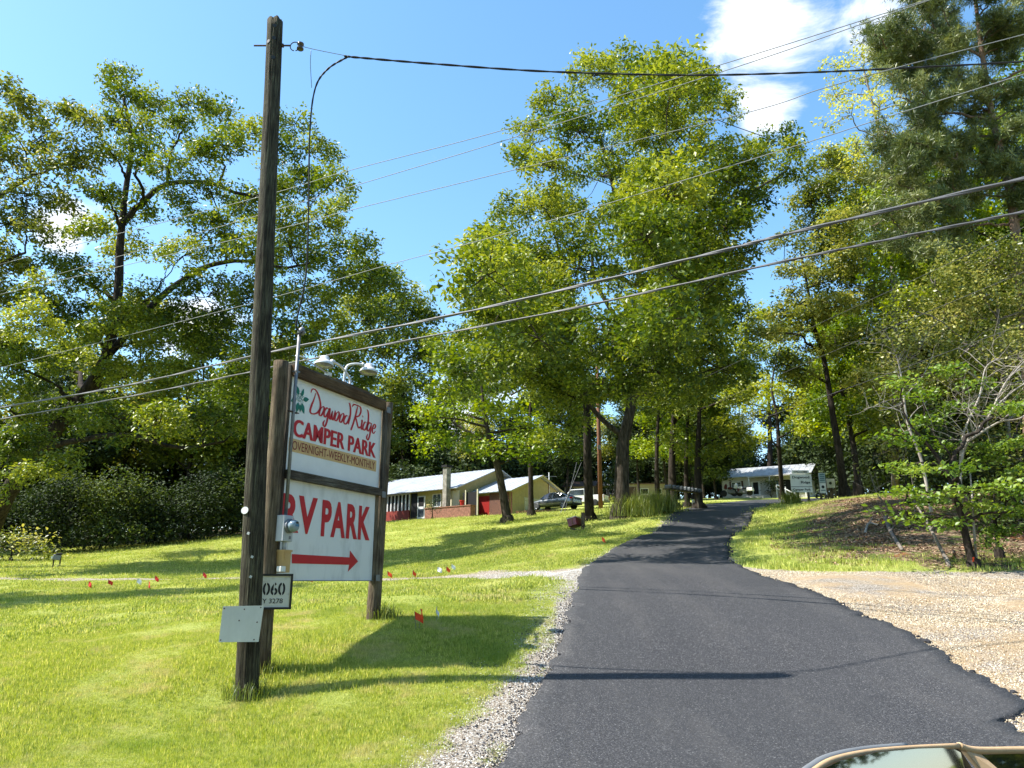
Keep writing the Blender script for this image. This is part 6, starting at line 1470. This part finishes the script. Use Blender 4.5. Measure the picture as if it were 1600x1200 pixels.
def turf_field(name, label, n, r0, r1, a0, a1, tpl, s0, seed, extra=None, lim=.2):
    g_ = np.random.default_rng(seed); x, y = polar_pts(n, r0, r1, a0, a1, g_)
    rd_, gd_, li_, gr2 = fields(x, y); nz = fbm(x, y, .9, 5.)
    ok = (rd_ < -.1-.22*(seed == 4)) & ((g_.random(len(x)) < .6) | (seed != 4)) & (gd_+nz*.35 < -.02+.14*g_.normal(0, 1, n)*0+g_.random(n)*.25) & (li_+nz*2 < lim+g_.random(n)*.8)
    if extra is not None: ok &= extra(x, y)
    x, y, nz = x[ok], y[ok], nz[ok]; z = Hn(x, y)-.004; k = len(x)
    rot = np.stack([g_.normal(0, .08, k), g_.normal(0, .08, k), g_.uniform(0, 6.283, k)], -1)
    sc_ = s0*g_.uniform(.45, 1.45, k)*(1+.8*np.clip(nz, -.6, 1))
    v, f, t = tpl; print(name, k)
    return scatter(name, label, v, f, np.stack([x, y, z], -1), rot, sc_, LF_TURF, t)
turf_field('near_lawn_grass', 'short sunlit grass around the pole and the big sign', 90000, 5.5, 15, -R(46), R(3), turf(24, .06, .030, .0032, 1), 1.0, 1)
turf_field('lawn_grass', 'short mown grass of the middle lawn', 90000, 15, 34, -R(46), R(12), turf(24, .12, .032, .007, 2), 1.0, 2)
turf_field('hill_grass', 'mown grass on the hill below the yellow house', 60000, 34, 66, -R(44), R(20), turf(22, .24, .036, .012, 3), 1.0, 3)
turf_field('bank_grass', 'grass strip and thin grass on the right bank', 40000, 16.5, 44, R(14), R(44), turf(22, .10, .06, .007, 4), 1.0, 4, lim=.9)
def icos(seed, flat=.7):
    bm = bmesh.new(); bmesh.ops.create_icosphere(bm, subdivisions=1, radius=1); g_ = random.Random(seed)
    for v in bm.verts: v.co *= g_.uniform(.65, 1.15); v.co.z *= flat
    v = [tuple(q.co) for q in bm.verts]; f = [tuple(q.index for q in p.verts) for p in bm.faces]; bm.free(); return v, f
def rand_mat(name, cols, rough=.9):
    m, t, b = new_mat(name); oi = t.nodes.new('ShaderNodeObjectInfo'); r = t.nodes.new('ShaderNodeValToRGB'); e = r.color_ramp.elements
    while len(e) < len(cols): e.new(.5)
    for k, c in enumerate(cols): e[k].position = k/(len(cols)-1); e[k].color = (*c, 1)
    t.links.new(oi.outputs['Random'], r.inputs[0]); t.links.new(r.outputs[0], b.inputs['Base Color']); b.inputs['Roughness'].default_value = rough; b.inputs['Specular IOR Level'].default_value = .2; return m
GRAV = rand_mat('gravel_stone', [(.14, .11, .08), (.34, .28, .20), (.48, .42, .33), (.60, .57, .50), (.42, .29, .16)])
GRAVS = rand_mat('straw_gravel_stone', [(.20, .16, .10), (.46, .38, .25), (.58, .50, .36), (.66, .61, .50)])
GRAVW = rand_mat('pale_gravel_stone', [(.22, .20, .17), (.46, .43, .38), (.60, .58, .54), (.70, .69, .66), (.50, .44, .36)])
GRAVT = rand_mat('tan_gravel_stone', [(.14, .10, .07), (.38, .30, .19), (.48, .40, .28), (.58, .52, .42), (.42, .28, .16)])
ASC = rand_mat('asphalt_crumb', [(.02, .02, .022), (.035, .035, .038), (.06, .06, .065)], .8)
def stones(name, label, n, r0, r1, a0, a1, smin, smax, m, seed, sel):
    g_ = np.random.default_rng(seed); x, y = polar_pts(n, r0, r1, a0, a1, g_); rd_, gd_, li_, gr2 = fields(x, y); ok = sel(rd_, gd_, li_, gr2, x, y, g_)
    x, y = x[ok], y[ok]; k = len(x); z = Hn(x, y)+.003; v, f = icos(seed); s = smin*(smax/smin)**(g_.random(k)**2.2); print(name, k)
    return scatter(name, label, v, f, np.stack([x, y, z], -1), g_.uniform(0, 6.28, (k, 3))*np.array([.15, .15, 1]), s, m)
stones('verge_gravel', 'pale crushed stone between the lawn and the driveway', 200000, 5.5, 26, -R(13), R(10), .004, .013, GRAVW, 3, lambda rd_, gd_, li_, gr2, x, y, g_: (rd_ < .02) & (gd_ > -.7+.8*g_.random(len(x))) & (gr2 < -.5) & (x > -1.5+g_.random(len(x))*2))
stones('lot_gravel', 'tan gravel of the pull-off on the right', 130000, 7.5, 19, R(12), R(42), .004, .016, GRAVT, 4, lambda rd_, gd_, li_, gr2, x, y, g_: (rd_ < .02) & (gr2 > -.12))
stones('pale_lot_gravel', 'paler streaks of gravel on the pull-off', 110000, 7.5, 19, R(12), R(42), .004, .014, GRAVS, 14, lambda rd_, gd_, li_, gr2, x, y, g_: (rd_ < .02) & (gr2 > -.1) & (fbm(x*.5, y*1.5, .7, 6.)+.35*np.exp(rd_/.8) > .08+.2*g_.random(len(x))))
stones('asphalt_crumbs', 'loose black asphalt crumbs along the left edge of the driveway', 90000, 5.5, 16, -R(14), R(8), .005, .017, ASC, 5, lambda rd_, gd_, li_, gr2, x, y, g_: (rd_ < .05) & (g_.random(len(x)) < np.exp(rd_/.16)*.9+.22*(fbm(x, y, 1.6, 2.) > .2)*(rd_ > -1.2)) & (gr2 < -.5))
stones('asphalt_rubble', 'ridge of black asphalt lumps along the right edge of the driveway', 60000, 8, 30, R(10), R(42), .012, .05, ASC, 6, lambda rd_, gd_, li_, gr2, x, y, g_: (np.abs(rd_+.03) < .05+.10*np.clip(fbm(x, y, .5, 8.)+.25, 0, 1)) & (g_.random(len(x)) < .9))
# fallen leaves on the bank
lv = [(-.05,0,0),(0,-.025,.012),(.06,0,.004),(0,.03,.016)]
LITM = rand_mat('fallen_leaf', [(.06, .035, .02), (.16, .09, .05), (.28, .18, .11), (.40, .30, .20), (.20, .10, .06)])
g_ = np.random.default_rng(9); x, y = polar_pts(60000, 16.5, 46, R(16), R(44), g_); rd_, gd_, li_, gr2 = fields(x, y); ok = (li_ > -.3) & (gd_ < -.05) & (fbm(x, y, .8, 3.)+li_*.12 > -.05-.25*g_.random(len(x)))
x, y = x[ok], y[ok]; k = len(x)
scatter('leaf_litter', 'dry brown fallen leaves on the right bank', lv, [(0, 1, 2), (0, 2, 3)], np.stack([x, y, Hn(x, y)+.012], -1), np.stack([g_.normal(0, .5, k), g_.normal(0, .5, k), g_.uniform(0, 6.28, k)], -1), g_.uniform(.45, 1.0, k), LITM)
# a few bigger asphalt lumps
for i_, (px, py, s) in enumerate(((1449, 1003, .09), (1440, 1000, .06), (1385, 975, .05))):
    q = G(px, py); o = thing('asphalt_lump', ['largest loose asphalt lump on the gravel edge', 'lump of asphalt touching the largest one', 'small asphalt lump farther up the gravel edge'][i_], 'asphalt lump', q)
    v, f = icos(40+i_, .5); MB().add([Vector(a)*s for a in v], f).build('lump', MATS.get('asph_lump') or mat('asph_lump', (.03, .03, .033), .85, bump=.01), o)
